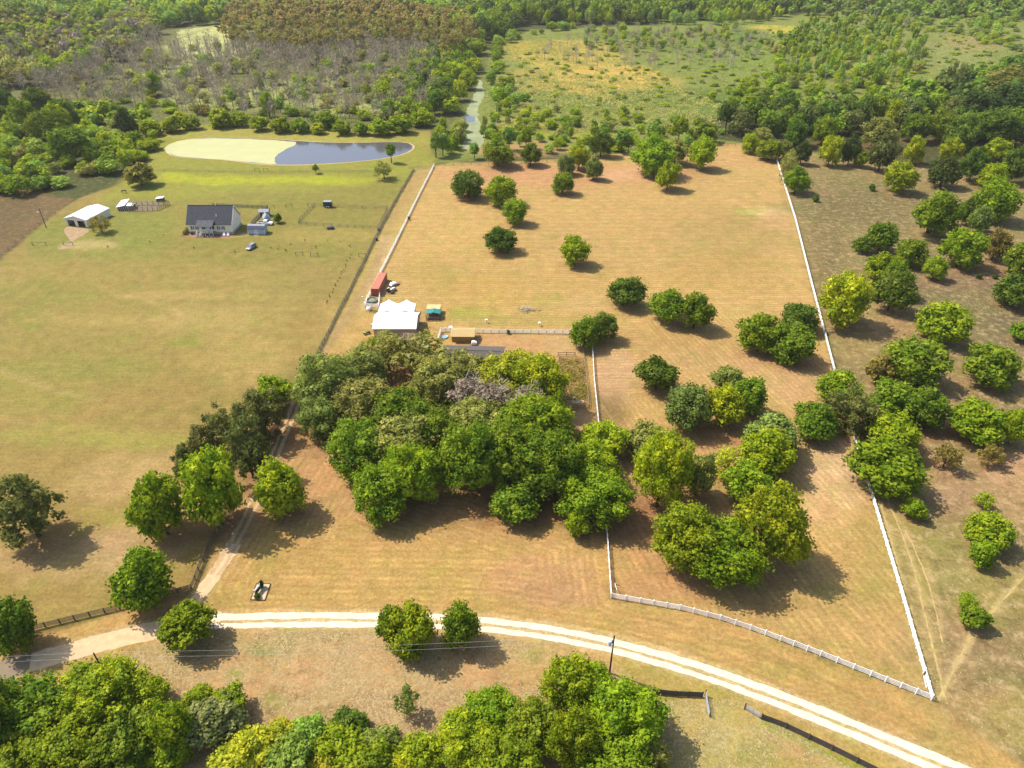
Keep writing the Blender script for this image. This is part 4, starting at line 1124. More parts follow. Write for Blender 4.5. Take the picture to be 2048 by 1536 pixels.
# flooded bare wood
barewood([(180,225),(450,240),(620,250),(780,250),(850,235),(880,200),(880,120),(620,110),(430,95),(300,95),(120,140),(60,190)], 10.5, 21, (10, 17), 'leafless tree standing in the flooded wood behind the pond', 'leafless grey trees in the flooded wood', 290)
wood([(150,235),(450,235),(600,245),(860,245),(900,150),(600,110),(300,120),(100,170)], 15, 23, ['v','o','o','b','g','y'], (2, 6), (2.5, 5.5), 'low green undergrowth bush in the flooded wood', 'undergrowth in the flooded wood', 90, low=.0, name='swamp_shrub')
wood([(60,180),(250,130),(330,60),(300,20),(-300,20),(-300,190)], 13, 25, ['b','o','o','t','y','v','p','g'], (11, 17), (5.5, 8), 'brownish green tree in the spring wood at the upper left', 'brownish spring wood at the upper left', 60, low=.2)
barewood([(60,200),(250,150),(340,80),(300,50),(100,90),(-100,150)], 15, 27, (13, 19), 'leafless tree among the brownish wood at the upper left', 'leafless trees at the upper left', 5)
wood([(80,215),(450,225),(860,240),(880,130),(620,110),(300,100),(120,150)], 30, 24, ['v','c','o','y','g'], (7, 13), (3, 5.5), 'slim leafy tree among the bare trees of the flooded wood', 'leafy trees of the flooded wood', 60, low=.3, name='swamp_tree')
# cypress stand
wood([(450,112),(620,130),(800,110),(900,140),(960,100),(930,60),(800,38),(600,34),(470,42)], 10, 31, ['r','r','b','r','o'], (17, 22), (3.4, 5), 'rust topped cypress with a thin straight trunk', 'rust topped cypress stand', 200, low=.62, name='cypress_tree', shape='cypress')
barewood([(460,125),(620,140),(800,125),(880,130),(870,95),(640,90),(470,90)], 12, 33, (12, 17), 'leafless grey tree in front of the cypress stand', 'leafless trees before the cypress stand', 5)
# green belt between wood and channel
wood([(760,235),(860,258),(920,215),(950,160),(965,100),(900,90),(850,120),(800,160),(760,190)], 10.5, 35, ['g','v','y','d','o','g'], (8, 14), (5, 7.5), 'green tree in the belt along the weedy channel', 'green belt along the channel', 90, low=.1)
wood([(880,262),(925,262),(935,300),(905,312),(880,300)], 6.5, 36, ['g','v','c','o'], (4, 9), (2.6, 4.2), 'leafy tree along the left bank of the channel', 'left bank of the channel', 40, low=.05, name='bank_tree')
wood([(972,262),(1000,250),(1010,290),(985,300),(970,285)], 7, 37, ['v','c','g','y'], (2, 6), (2, 3.6), 'leafy bush along the right bank of the channel', 'right bank of the channel', 40, low=.05, name='bank_shrub')
# far woods, top band
wood([(250,60),(450,48),(620,40),(820,46),(960,92),(1020,60),(1000,10),(900,-20),(300,-20),(-300,-25),(-300,30)], 13.5, 41, ['g','v','s','c','g','y','d','c'], (13, 20), (6, 8.5), 'tall green tree in the far wood beyond the swamp', 'far wood beyond the swamp', 45, low=.1)
wood([(960,100),(1060,52),(1300,48),(1560,34),(1700,8),(1700,-22),(900,-22)], 13, 43, ['d','g','k','v','g'], (14, 21), (5.5, 8), 'dark green tree in the far wood along the top edge', 'dark far wood along the top edge', 45, low=.1)
wood([(1060,54),(1300,50),(1480,52),(1560,38),(1400,36),(1060,44)], 13, 45, ['c','v','y','s'], (10, 15), (3.5, 5.5), 'lighter green tree in front of the dark far wood', 'lighter trees before the dark far wood', 45, low=.1)
wood([(1560,34),(1700,40),(1900,42),(2500,60),(3200,60),(3200,-22),(1650,-22)], 17, 47, ['v','c','g','o','d','s'], (7, 15), (4.5, 8), 'green tree in the scattered far wood at the top right', 'scattered far wood at the top right', 45, low=.1)
wood([(-3000,10),(3500,10),(3500,-60),(-3000,-60)], 40, 49, ['g','d','v','o'], (15, 22), (20, 26), '', '', 0, low=.1, stufflabel='endless wood running to the horizon')
wood([(-1200,560),(-300,420),(-260,250),(-300,30),(-2200,30)], 20, 50, ['g','o','d'], (11, 17), (8, 12), '', '', 0, low=.1, stufflabel='wood continuing beyond the left edge')
# marsh
wood([(965,290),(1100,312),(1280,300),(1420,290),(1480,268),(1380,238),(1180,230),(1000,215),(970,240)], 9.5, 51, ['v','y','c','g','o','v'], (2, 6.5), (1.8, 4.2), 'small green tree in the marsh edge thicket above the paddock', 'marsh edge thicket', 150, low=.08, name='marsh_tree')
barewood([(975,290),(1250,290),(1400,240),(1150,200),(980,190)], 20, 53, (5, 10), 'thin dead grey trunk in the marsh edge thicket', 'thin dead trunks at the marsh edge', 50, True)
barewood([(1050,120),(1300,150),(1500,140),(1540,80),(1450,60),(1180,60)], 15, 55, (6, 12), 'bleached dead tree in the upper marsh', 'bleached dead trees in the upper marsh', 150)
barewood([(1580,150),(1700,200),(1900,120),(1880,20),(1700,20),(1560,90)], 24, 57, (8, 14), 'grey dead tree among the marsh bushes at the upper right', 'grey dead trees at the upper right', 60, True)
barewood([(970,180),(1300,250),(1600,150),(1500,90),(1000,100)], 42, 58, (5, 11), 'lone dead trunk standing in the open marsh', 'lone dead trunks of the marsh', 45, True)
wood([(1180,62),(1500,60),(1560,110),(1480,118),(1150,105)], 16, 64, ['v','o','c','s','y'], (3, 9), (2, 4), 'leafy stalk among the dead trees of the upper marsh', 'leafy growth of the upper marsh', 90, low=.1, name='marsh_sapling')
wood([(1540,150),(1760,200),(1860,120),(1820,40),(1600,50)], 14, 66, ['v','y','c','g'], (6, 12), (2, 3.6), 'tall thin leafy tree in the marsh growth at the upper right', 'thin leafy trees at the upper right', 90, low=.1, name='marsh_sapling')
wood([(1480,255),(1700,240),(1850,140),(1700,60),(1560,60),(1540,150),(1420,200)], 12, 59, ['v','y','o','g','c','v'], (3, 8), (2.2, 5.2), 'loose green bush among the tall marsh growth right of centre', 'marsh growth right of centre', 150, low=.05, name='marsh_bush')
wood([(1000,100),(1060,70),(1200,60),(1100,54),(1000,75),(975,120),(975,200),(1040,230),(1060,200),(1000,160)], 13, 60, ['g','v','c','g'], (4, 9), (3, 5.5), 'green bush at the right bank of the channel', 'bushes right of the channel', 60, low=.05, name='marsh_shrub')
wood([(980,250),(1500,200),(2040,120),(2040,60),(1500,60),(1000,110)], 15, 61, ['v','y','o','s'], (.8, 2.4), (1.5, 3.5), 'low tussock in the open marsh', 'low tussocks of the open marsh', 220, low=0, name='marsh_shrub')
wood([(1700,40),(1900,70),(2040,110),(2040,30),(1700,20)], 15, 62, ['v','c','s'], (3, 8), (3, 6), 'scattered green tree at the upper right of the marsh', 'scattered trees at the upper right of the marsh', 70, low=.05, name='marsh_tree')
# dark woods on the right
wood([(1430,278),(1560,278),(1640,274),(1760,270),(1900,280),(2200,330),(2600,300),(2300,150),(2050,130),(1900,180),(1700,220),(1500,228)], 11.5, 63, ['d','g','k','d','g','p'], (9, 15), (5, 7.5), 'dark tree in the woods behind the rough right field', 'dark woods behind the right field', 150, low=.08, name='dark_tree')
wood([(2060,300),(2300,280),(2800,500),(2900,900),(2300,1000),(2100,600)], 17, 65, ['g','d','v'], (5, 10), (4.5, 7), '', '', 0, low=.05, stufflabel='trees continuing beyond the right edge')
for px, py, H, ln in [(1612,140,10,(0,.5)),(1470,195,9,(.0,-.6)),(1435,120,14,(.1,.1)),(1460,135,15,(0,-.15)),(1800,60,18,(0,.2)),(1825,60,17,(0,-.3)),(1735,140,13,(.1,-.5))]:
    p = at(px, py); bare(0, 0, H, {1612:'bleached leaning dead tree alone in the marsh',1470:'forked fallen dead tree at the near side of the marsh',1435:'left of two big bleached dead trees in the marsh',1460:'right of two big bleached dead trees in the marsh',1800:'tall bleached dead tree at the top right',1825:'leaning bleached dead tree at the top right',1735:'curved dead trunk in the green growth right of the marsh'}[px], None, True, ln, 'dead_tree', p, 1.5)

# ------------------------------------------------------------------ ground cover
def tufts(name, poly, n, h, leaf, label, seed, z=0.0, wd=.35, flat_=False):
    P = [(p[0], p[1]) for p in W(poly)]; r = np.random.default_rng(seed)
    ax = [p[0] for p in P]; ay = [p[1] for p in P]
    x = r.uniform(min(ax), max(ax), n * 3); y = r.uniform(min(ay), max(ay), n * 3)
    k = (sdf(P, x, y) > 0) & (fbm(x, y, 7, seed) + r.uniform(-.5, .5, len(x)) > .05); x, y = x[k][:n], y[k][:n]
    m = len(x); V, F = [], []
    for q in range(3):
        an = r.uniform(0, 6.28, m)
        if flat_:
            hh = r.uniform(.01, .05, m); L = r.uniform(.5, 1.4, m) * h; w = L * .16
            lx, ly = np.cos(an + 1.57) * L, np.sin(an + 1.57) * L
        else:
            hh = r.uniform(.3, .9, m) * h; w = hh * wd; lx, ly = r.normal(0, .9, m) * h, r.normal(0, .9, m) * h
        a = np.stack([x - np.cos(an) * w, y - np.sin(an) * w, np.full(m, z + (.01 if flat_ else 0))], 1); b2_ = np.stack([x + np.cos(an) * w, y + np.sin(an) * w, np.full(m, z + (.01 if flat_ else 0))], 1)
        c = np.stack([x + lx, y + ly, hh + z], 1); V.append(np.stack([a, b2_, c], 1).reshape(-1, 3))
    V = np.concatenate(V); F = np.arange(len(V)).reshape(-1, 3)
    o = link(name, mesh_from(name, [(V, F, 0, False)], [leaf])); tag(o, kind='stuff'); o['label'] = label
DRY = leafmat('dry_grass', (.24, .18, .08), (.36, .27, .125), .1)
DRY2 = leafmat('rough_grass', (.17, .165, .06), (.33, .275, .13), .1)
SEDGE = leafmat('sedge', (.27, .27, .07), (.46, .41, .12), .4)
REED = leafmat('reeds', (.19, .25, .06), (.36, .40, .11), .5)
tufts('dry_grass', [(20,1390),(330,1275),(440,1262),(960,1264),(1200,1315),(1280,1360),(1270,1536),(0,1536)], 16000, .42, DRY, 'dry straw grass between the road and the bottom thicket', 1, flat_=True)
tufts('dry_grass', RF[:12], 26000, .38, DRY2, 'rough olive and brown grass of the right field', 2, flat_=True)
tufts('marsh_grass', [(975,280),(1400,280),(1700,230),(2040,170),(2040,60),(1600,50),(1050,70),(960,120)], 16000, 2.2, REED, 'green reeds and sedge in the marsh', 3, wd=.14)
tufts('marsh_grass', [(1000,250),(1300,280),(1500,230),(1300,150),(1000,150)], 7000, 1.4, SEDGE, 'yellow sedge in the middle of the marsh', 6)
tufts('swamp_plants', [(180,235),(450,245),(860,255),(900,150),(600,110),(300,110)], 7000, 1.0, REED, 'reeds and seedlings in the flooded wood', 4)
tufts('dry_grass', [(1300,1400),(1480,1400),(1700,1536),(1330,1536)], 3000, .3, DRY2, 'thin grass in the lot between the dark fences', 5, flat_=True)
# ------------------------------------------------------------------ fences
simple('white_vinyl', (.80, .80, .80), 0.5, 0.04, 2)
simple('brown_rail', (.105, .075, .055), 0.85, 0.25, 2)
simple('grey_board', (.085, .070, .058), 0.9, 0.3, 1.2)
simple('old_wood', (.26, .20, .14), 0.9, 0.2, 2)
simple('galvanised', (.42, .45, .52), 0.4, 0.1, 3, metal=0.5)
simple('dark_steel', (.06, .06, .065), 0.6, 0.2, 3)
CUBES = {}
def cube(mat):
    if mat not in CUBES: CUBES[mat] = MB().box(-.5, -.5, -.5, .5, .5, .5).mesh('box', MATS[mat])
    return CUBES[mat]
def fence(pts, label, mat='white_vinyl', post=.17, h=1.5, rails=(.32, .64, .96, 1.28), rh=.115, rt=.06, bay=2.44, near=170, off=0.0, name='rail_fence', cat='fence', group=None, world=False, board=False):
    P = pts if world else W(pts)
    # even bays along the polyline
    Q = [P[0]]
    for a, b_ in zip(P[:-1], P[1:]):
        n = max(1, round((b_ - a).length / bay))
        Q += [a + (b_ - a) * i / n for i in range(1, n + 1)]
    t_ = thing(name, label, cat, P[0], 0, group)
    o0 = P[0]; far_p, far_r = MB(), MB()
    dist = lambda p: math.hypot(p.x, p.y, CAM_H)
    for i, p in enumerate(Q):
        hh = h + random.uniform(-.02, .03); q = p - o0
        if dist(p) < near: link('post', cube(mat), t_, (q.x, q.y, hh / 2), (0, 0, random.uniform(-.05, .05)), (post, post, hh))
        else: far_p.box(q.x - post / 2, q.y - post / 2, 0, q.x + post / 2, q.y + post / 2, hh)
    for a, b_ in zip(Q[:-1], Q[1:]):
        d = b_ - a; L = d.length - post - .004; an = math.atan2(d.y, d.x); m_ = (a + b_) / 2 - o0
        nx, ny = -math.sin(an) * off, math.cos(an) * off
        for z in rails:
            zz = z + random.uniform(-.012, .012)
            if dist(a) < near: link('board' if board else 'rail', cube(mat), t_, (m_.x + nx, m_.y + ny, zz), (0, random.uniform(-.006, .006), an), (L, rt, rh))
            else:
                u = d.normalized() * (L / 2); c = Vector((m_.x + nx, m_.y + ny, zz)); far_r.beam(c - u, c + u, rt, rh)
    if far_p.v: tag(far_p.build('post', mat, t_), kind='stuff')
    if far_r.v: tag(far_r.build('board' if board else 'rail', mat, t_), kind='stuff')
    return t_
fence([(1222,1196),(1280,1206),(1360,1220),(1440,1240),(1500,1260),(1560,1282),(1640,1312),(1740,1352),(1862,1400)], 'white four-rail fence along the curving gravel road', near=185)
fence([(1862,1400),(1800,1185),(1738,980),(1705,870),(1668,745),(1625,580),(1590,440),(1553,322)], 'long white fence between the tan paddock and the rough right field', near=158, rails=(.32, .64, .96, 1.28))
fence([(1222,1196),(1213,1060),(1196,840),(1188,760),(1183,668)], 'white fence running up the centre from the road to the inner corner', near=160)
fence([(1183,668),(1140,668),(950,666)], 'white fence behind the yard, right of the tan shed', near=230)
fence([(900,664),(882,664),(876,683),(880,688)], 'short white corral fence around the left end of the tan shed', near=230, bay=1.2)
P_ = [(868,333),(832,404),(790,490),(766,538),(735,600),(729,614),(757,616),(760,592)]
fence(P_, 'long white fence left of the tan paddock ending in a loop below the container', near=190)
for lab, pts in (('white diagonal brace of the fence corner by the road', [(1228,1176),(1233,1192)]),):
    pass
fence([(-220,1330),(0,1282),(62,1262),(150,1240),(240,1219),(330,1194),(384,1178)], 'brown rail fence across the left pasture corner', 'brown_rail', .15, 1.35, (.25, .5, .75, 1.0, 1.25), .12, .04, 2.6)
fence([(384,1178),(398,1142),(416,1100),(440,1054),(470,1004)], 'brown rail fence beside the mouth of the driveway', 'brown_rail', .15, 1.35, (.25, .5, .75, 1.0, 1.25), .12, .04, 2.6)
fence([(1180,1378),(1290,1386),(1350,1392),(1404,1394)], 'dark board fence beside the bottom centre wood', 'grey_board', .16, 1.5, (.16, .43, .70, .97, 1.24), .24, .03, 2.6, board=True)
fence([(1522,1438),(1570,1456),(1616,1478),(1662,1500),(1712,1525),(1766,1552)], 'dark board fence slanting to the lower right', 'grey_board', .16, 1.5, (.16, .43, .70, .97, 1.24), .24, .03, 2.6, board=True, off=.0)
def gate(a, b_, label, opened=True):
    a, b_ = at(*a), at(*b_); d = b_ - a; an = math.atan2(d.y, d.x); L = d.length
    t_ = thing('farm_gate', label, 'gate', a, an)
    for z in (.3, .5, .7, .9, 1.1, 1.35):
        MB().tube((0, 0, z), (L, 0, z), .03, .03, 6).build('rail', 'galvanised', t_)
    MB().box(.1, -.012, .25, L - .1, .012, .72).build('panel', 'galvanised', t_)
    for x in (0, L / 2, L): MB().tube((x, 0, .15), (x, 0, 1.4), .035, .035, 6).build('upright', 'galvanised', t_)
    MB().tube((-.12, 0, 0), (-.12, 0, 1.7), .1, .09, 8).build('post', 'brown_rail', t_)
gate((1410,1393), (1417,1434), 'metal farm gate standing open at the end of the short dark fence')
gate((1490,1419), (1518,1436), 'blue-grey metal farm gate at the top end of the slanting dark fence')
# inner corner braces of the paddock fence
for (x0, y0), (x1, y1), lab in [((1229, 1168), (1233, 1188), 'white slanting brace inside the lower left fence corner'), ((1846, 1352), (1848, 1384), 'white slanting brace inside the lower right fence corner')]:
    p0, p1 = at(x0, y0), at(x1, y1); d = p1 - p0
    t_ = thing('corner_brace', lab, 'fence brace', p0)
    MB().beam((0, 0, .25), (d.x, d.y, 1.2), .08, .14).build('brace_rail', 'white_vinyl', t_)
    MB().box(-.08, -.08, 0, .08, .08, 1.3).build('post', 'brown_rail', t_)
    MB().beam((d.x - .1, d.y + .6, 1.1), (d.x + (2.6 if x0 < 1500 else -3.4), d.y + .5, 1.1), .05, .06).build('gate_rail', 'old_wood', t_)
# black wire field fence with posts
def wire_fence(pts, label, step=4.0, h=1.25, mat='brown_rail', group=None, wires=(.3, .6, .9, 1.18), r=.09, wr=.02):
    P = resample(W(pts), step); t_ = thing('wire_fence', label, 'fence', P[0], 0, group); o0 = P[0]
    pm, wm_ = MB(), MB()
    for p in P: q = p - o0; pm.tube((q.x, q.y, 0), (q.x, q.y, h), r, r * .9, 5)
    for a, b_ in zip(P[:-1], P[1:]):
        for z in wires: wm_.beam(a - o0 + Vector((0, 0, z)), b_ - o0 + Vector((0, 0, z)), wr * 2, wr * 2)
    tag(pm.build('post', mat, t_), kind='stuff'); tag(wm_.build('wire', 'dark_steel', t_), kind='stuff')
wire_fence([(828,340),(790,405),(752,476),(700,582),(645,690),(600,784)], 'dark wire fence along the left side of the grassy lane', 2.4, 1.2, 'grey_board', wires=(.15, .35, .55, .75, .95, 1.15), wr=.02)
wire_fence([(630,411),(600,440),(598,449)], 'left end of the wire pen on the lawn', 2.4, 1.3, 'old_wood')
wire_fence([(598,449),(680,454),(756,458)], 'near side of the wire pen on the lawn', 3.0, 1.3, 'old_wood')
wire_fence([(756,458),(770,430),(775,418)], 'right end of the wire pen on the lawn', 2.0, 1.3, 'old_wood')
wire_fence([(630,411),(700,416),(775,418)], 'far side of the wire pen on the lawn', 4, 1.2, 'old_wood')
wire_fence([(284,342),(420,345),(520,347),(640,345),(760,345)], 'low wire fence on the lawn below the pond', 9, 1.1, 'old_wood')
wire_fence([(426,413),(476,415),(535,417),(503,450)], 'board and wire fence behind the farmhouse', 2.0, 1.4, 'brown_rail', wires=(.25, .5, .75, 1.0, 1.3), wr=.05)
wire_fence([(872,332),(960,330),(1110,324),(1260,300),(1500,290),(1555,288)], 'thin wire fence along the top of the tan paddock', 4, 1.2, 'grey_board', wr=.02)
wire_fence([(820,338),(868,338)], 'wire fence closing the top of the lane', 3, 1.4, 'old_wood')
wire_fence([(0,512),(60,462),(112,428)], 'faint wire fence along the brown field', 5, 1.2, 'old_wood', wr=.01)
def brace(px, py, wid, label, ang=0, n=2, group='wooden fence braces on the pasture'):
    t_ = thing('fence_brace', label, 'fence', at(px, py), ang, group)
    for i in range(n): MB().tube((i * wid / (n - 1), 0, 0), (i * wid / (n - 1), 0, 1.5), .1, .09, 6).build('post', 'brown_rail', t_)
    MB().beam((.1, 0, 1.35), (wid - .1, 0, 1.35), .1, .1).build('top_rail', 'brown_rail', t_)
    MB().beam((.1, .1, .2), (wid / (n - 1) - .1, .1, 1.25), .07, .07).build('diagonal', 'old_wood', t_)
for px, py, w_, lab, g in [(510,343,2.2,'left wooden gate brace below the pond',None),(527,343,2.2,'right wooden gate brace below the pond',None),
    (572,414,2.6,'wooden brace left of the wire pen',None),(616,414,2.4,'wooden brace at the top corner of the wire pen',None),
    (592,511,2.6,'left wooden brace on the open pasture',None),(622,513,2.6,'right wooden brace on the open pasture',None),
    (718,514,2.4,'wooden brace beside the lane fence',None),(66,491,5.0,'dark brace of posts at the left below the garage',None),(128,491,3.4,'wooden brace on the track below the garage',None),
    (536,416,2.6,'wooden brace right of the fence behind the farmhouse',None)]:
    brace(px, py, w_, lab, 0, 2, g)
# saplings along the lane
simple('sapling_stem', (.12, .09, .06), 0.9, 0.2, 4)
def sapling(px, py, label, group, h=.6):
    b_ = thing('sapling', label, 'plant', at(px, py), 0, group)
    put_crown(b_, 'far', 'd', (0, 0, h * .7), (h * .38, h * .38, h * .42))
    MB().tube((0, 0, 0), (0, 0, h * .7), .04, .03, 5).build('stem', 'sapling_stem', b_)
for i in range(18):
    f = i / 17
    sapling(702 - 50 * f + random.uniform(-2, 2), 512 + 96 * f + random.uniform(-2, 2), 'small dark sapling in the line beside the lane fence', 'line of saplings beside the lane')
for i, (px, py) in enumerate([(542,497),(556,499),(570,500),(582,490),(470,505),(388,497),(655,482),(680,484),(700,494),(572,503),(300,485),(327,471),(216,495),(632,496),(610,482)]):
    sapling(px, py, 'tiny sapling dotted on the open pasture by the farmhouse', 'saplings dotted on the pasture', random.uniform(.45, .8))

# plank pen right of the grove
simple('pen_soil', A(176, 134, 84), 0.95, 0.2, 1.2)
simple('pen_sand', A(224, 192, 150), 0.95, 0.12, 1.2)
PEN = [(1118,712),(1172,714),(1178,815),(1130,815)]
flat('garden_soil', W(PEN), 'pen_soil', .006, 'weedy brown soil inside the plank pen', .3)
flat('garden_sand', closed(W([(1134,786),(1150,782),(1176,790),(1177,813),(1134,813)]), 1), 'pen_sand', .010, 'bare pale ground in the lower end of the plank pen', .6)
tufts('weeds', [(1122,718),(1170,718),(1174,800),(1132,800)], 700, .6, LEAF['b'], 'tall weeds in the plank pen', 9)
fence([(1116,712),(1150,712)], 'dark rail fence at the top of the plank pen', 'brown_rail', .14, 1.3, (.4, 1.1), .14, .05, 2.4, near=230)
fence([(1116,712),(1124,752),(1132,815)], 'dark rail fence on the grove side of the plank pen', 'brown_rail', .14, 1.2, (.4, 1.0), .14, .05, 2.4, near=230)
fence([(1166,702),(1172,745),(1178,815)], 'dark rail fence on the right side of the plank pen', 'old_wood', .12, 1.1, (.4, .95), .12, .05, 2.4, near=230)
fence([(1132,817),(1178,817)], 'low dark fence at the bottom of the plank pen', 'brown_rail', .12, 1.1, (.5, 1.0), .1, .05, 2.4, near=230)

# ------------------------------------------------------------------ farmhouse
simple('cream_siding', (.74, .66, .50), 0.7, 0.04, 1)
simple('shingles', (.045, .047, .058), 0.9, 0.25, 1.5, bump=.3)
simple('porch_shingles', (.062, .066, .072), 0.9, 0.25, 1.5, bump=.3)
simple('white_paint', (.78, .78, .76), 0.5, 0.04, 2)
simple('black_shutter', (.02, .022, .025), 0.5, 0.1, 2)
simple('window_glass', (.05, .06, .075), 0.08, 0.1, 1, spec=.8)
simple('foundation', (.36, .33, .28), 0.9, 0.1, 1)
simple('brick_red', A(186, 130, 108), 0.9, 0.16, 2)
simple('mulch', A(150, 96, 64), 0.95, 0.25, 2)
simple('curb_yellow', A(226, 190, 120), 0.9, 0.08, 2)
a, b_ = at(379, 467.5), at(467, 468)
HW, HD, HE, HR = (b_ - a).length, 9.9, 4.2, 9.4
hrz = math.atan2((b_ - a).y, (b_ - a).x)
H = thing('farmhouse', 'cream farmhouse with a dark steep roof and white front porch', 'house', a, hrz)
MB().box(0, 0, 0, HW, HD, .9).build('foundation', 'foundation', H)
MB().prism([(-.0 + .02, .9), (HD - .02, .9), (HD - .02, HE), (HD / 2, HR - .15), (.02, HE)], .02, HW - .02, 'x').build('wall', 'cream_siding', H)
th = .14
def roof_slab(y0, z0, y1, z1, x0, x1, t_=.16): return MB().prism([(y0, z0), (y1, z1), (y1, z1 + t_), (y0, z0 + t_)], x0, x1, 'x')
sl = (HR - HE) / (HD / 2)
rf = roof_slab(-.45, HE - .45 * sl, HD / 2, HR, -.3, HW + .3).build('roof', 'shingles', H)
tag(rf, 'dark shingled front slope')
tag(roof_slab(HD + .45, HE - .45 * sl, HD / 2, HR, -.3, HW + .3).build('roof', 'shingles', H), 'dark shingled rear slope')
MB().box(-.3, HD / 2 - .12, HR + .1, HW + .3, HD / 2 + .12, HR + .24).build('ridge_cap', 'shingles', rf)
MB().prism([(-.5, HE - .5 * sl - .1), (HD / 2, HR - .1), (HD / 2, HR + .16), (-.5, HE - .5 * sl + .16)], HW + .3, HW + .36, 'x').build('verge_board', 'white_paint', rf)
MB().prism([(HD + .5, HE - .5 * sl - .1), (HD / 2, HR - .1), (HD / 2, HR + .16), (HD + .5, HE - .5 * sl + .16)], HW + .3, HW + .36, 'x').build('verge_board', 'white_paint', rf)
MB().tube((HW * .62, HD / 2 - .1, HR - .2), (HW * .62, HD / 2 - .1, HR + .9), .1, .1, 8).build('vent_pipe', 'white_paint', H)
MB().tube((HW * .66, 1.9, HE + 1.9 * sl - .2), (HW * .66, 1.9, HE + 1.9 * sl + .9), .16, .12, 8).build('vent_pipe', 'white_paint', H)
# siding courses that stand proud
sid = MB()
for i in range(14): sid.box(.0, -.015, .95 + i * .215, HW, .02, .95 + i * .215 + .03)
for i in range(16): sid.box(HW - .02, .1, .95 + i * .215, HW + .015, HD - .1, .95 + i * .215 + .03)
tag(sid.build('siding_course', 'cream_siding', H), kind='stuff')
def window(parent, x, z, w_=.9, h_=1.35, shutters=True, side=None, y=0):
    ang = 0; loc = (x, y, z)
    if side == 'right': ang = math.pi / 2; loc = (HW, x, z)
    f = MB().box(-w_/2, -.07, 0, -w_/2 + .1, .0, h_).box(w_/2 - .1, -.07, 0, w_/2, .0, h_).box(-w_/2, -.07, h_ - .1, w_/2, .0, h_).box(-w_/2, -.07, 0, w_/2, 0, .1).box(-w_/2, -.06, h_/2 - .04, w_/2, .0, h_/2 + .04).build('window', 'white_paint', parent, loc, ang)
    MB().box(-w_/2 + .05, -.03, .05, w_/2 - .05, -.016, h_ - .05).build('pane', 'window_glass', f)
    return f
for xc in (.155, .745):
    for dx in (-.5, .5): window(H, HW * xc + dx, 1.75)
    for dx in (-1.25, 1.25): MB().box(-.22, -.06, 0, .22, -.0, 1.4).build('shutter', 'black_shutter', H, (HW * xc + dx, 0, 1.72))
window(H, HD * .32, 6.2, .7, 1.2, side='right'); window(H, HD * .62, 3.4, .6, .9, side='right')
# porch
PX0, PX1, PD = HW * .33, HW * .60, 2.4
MB().box(PX0, -PD, .95, PX1, -.02, 1.12).build('porch_floor', 'old_wood', H)
MB().prism([(-PD - .4, 3.75), (.9, 5.1), (.9, 5.22), (-PD - .4, 3.87)], PX0 - 1.6, PX1 + .3, 'x').build('porch_roof', 'porch_shingles', H)
for x in (PX0 + .1, (PX0 + PX1) / 2, PX1 - .1): MB().box(x - .08, -PD + .02, 1.12, x + .08, -PD + .18, 3.78).build('porch_post', 'white_paint', H)
for x in (PX0 + .1, PX0 + 1.6, PX0 + 3.1, PX1 - .1): MB().box(x - .1, -PD + .02, 0, x + .1, -PD + .2, .95).build('pier', 'white_paint', H)
rl = MB()
for x0, x1 in ((PX0 + .15, PX1 - .1),):
    rl.box(x0, -PD + .05, 2.0, x1, -PD + .12, 2.08).box(x0, -PD + .05, 1.25, x1, -PD + .12, 1.3)
    n = int((x1 - x0) / .16)
    for i in range(n + 1): rl.box(x0 + i * (x1 - x0) / n - .02, -PD + .06, 1.3, x0 + i * (x1 - x0) / n + .02, -PD + .1, 2.0)
rl.build('porch_railing', 'white_paint', H)
for i in range(6): MB().box(PX0 - 1.5 - .0, -PD - .3 * (5 - i) + .2 - 0, .16 * i, PX0 - .02, -PD - .3 * (5 - i) + .5, .16 * i + .16).build('step', 'old_wood', H)
for x in (PX0 - 1.5, PX0 - .06):
    m_ = MB().beam((x, -PD - 1.3, 1.0), (x, -PD + .5, 2.0), .07, .09)
    for k in range(7): m_.beam((x, -PD - 1.3 + k * .28, .1 + k * .155), (x, -PD - 1.3 + k * .28, 1.0 + k * .155), .05, .05)
    m_.build('stair_railing', 'white_paint', H)
MB().box(-.5, -.08, 0, .5, -.0, 2.1).build('front_door', 'white_paint', H, ((PX0 + PX1) / 2 - .2, 0, 1.15))
for dx in (-1.6, 1.3): MB().box(-.45, -.06, 0, .45, -.0, 1.4).build('window', 'window_glass', H, ((PX0 + PX1) / 2 + dx, 0, 1.9))
for dx in (-2.3, -.95, .7, 2.0): MB().box(-.18, -.08, 0, .18, -.01, 1.45).build('shutter', 'black_shutter', H, ((PX0 + PX1) / 2 + dx, 0, 1.88))
def hpt(x, y, z=0): 
    c, s = math.cos(hrz), math.sin(hrz); return Vector((a.x + x * c - y * s, a.y + x * s + y * c, z))
HA = a.copy()
flat('brick_patio', [hpt(-1, -.2), hpt(-.5, -2.6), hpt(6, -4.2), hpt(17.4, -4.2), hpt(17.2, -.2)], 'brick_red', .012, 'reddish paved strip in front of the farmhouse')
flat('garden_bed', closed([hpt(-2, 3), hpt(-2.8, -1), hpt(-3.4, -3.4), hpt(-.6, -3.3), hpt(-.4, -.4)], 1), 'mulch', .008, 'brown mulch bed at the left corner of the farmhouse')
strip('path', [hpt(17.2, -3.2), hpt(18.5, -2.0), hpt(21, -1.8), hpt(24, -1.6)], 0, .4, 'curb_yellow', .014, .05, 'pale curved edging from the patio to the blue shed', world=True)
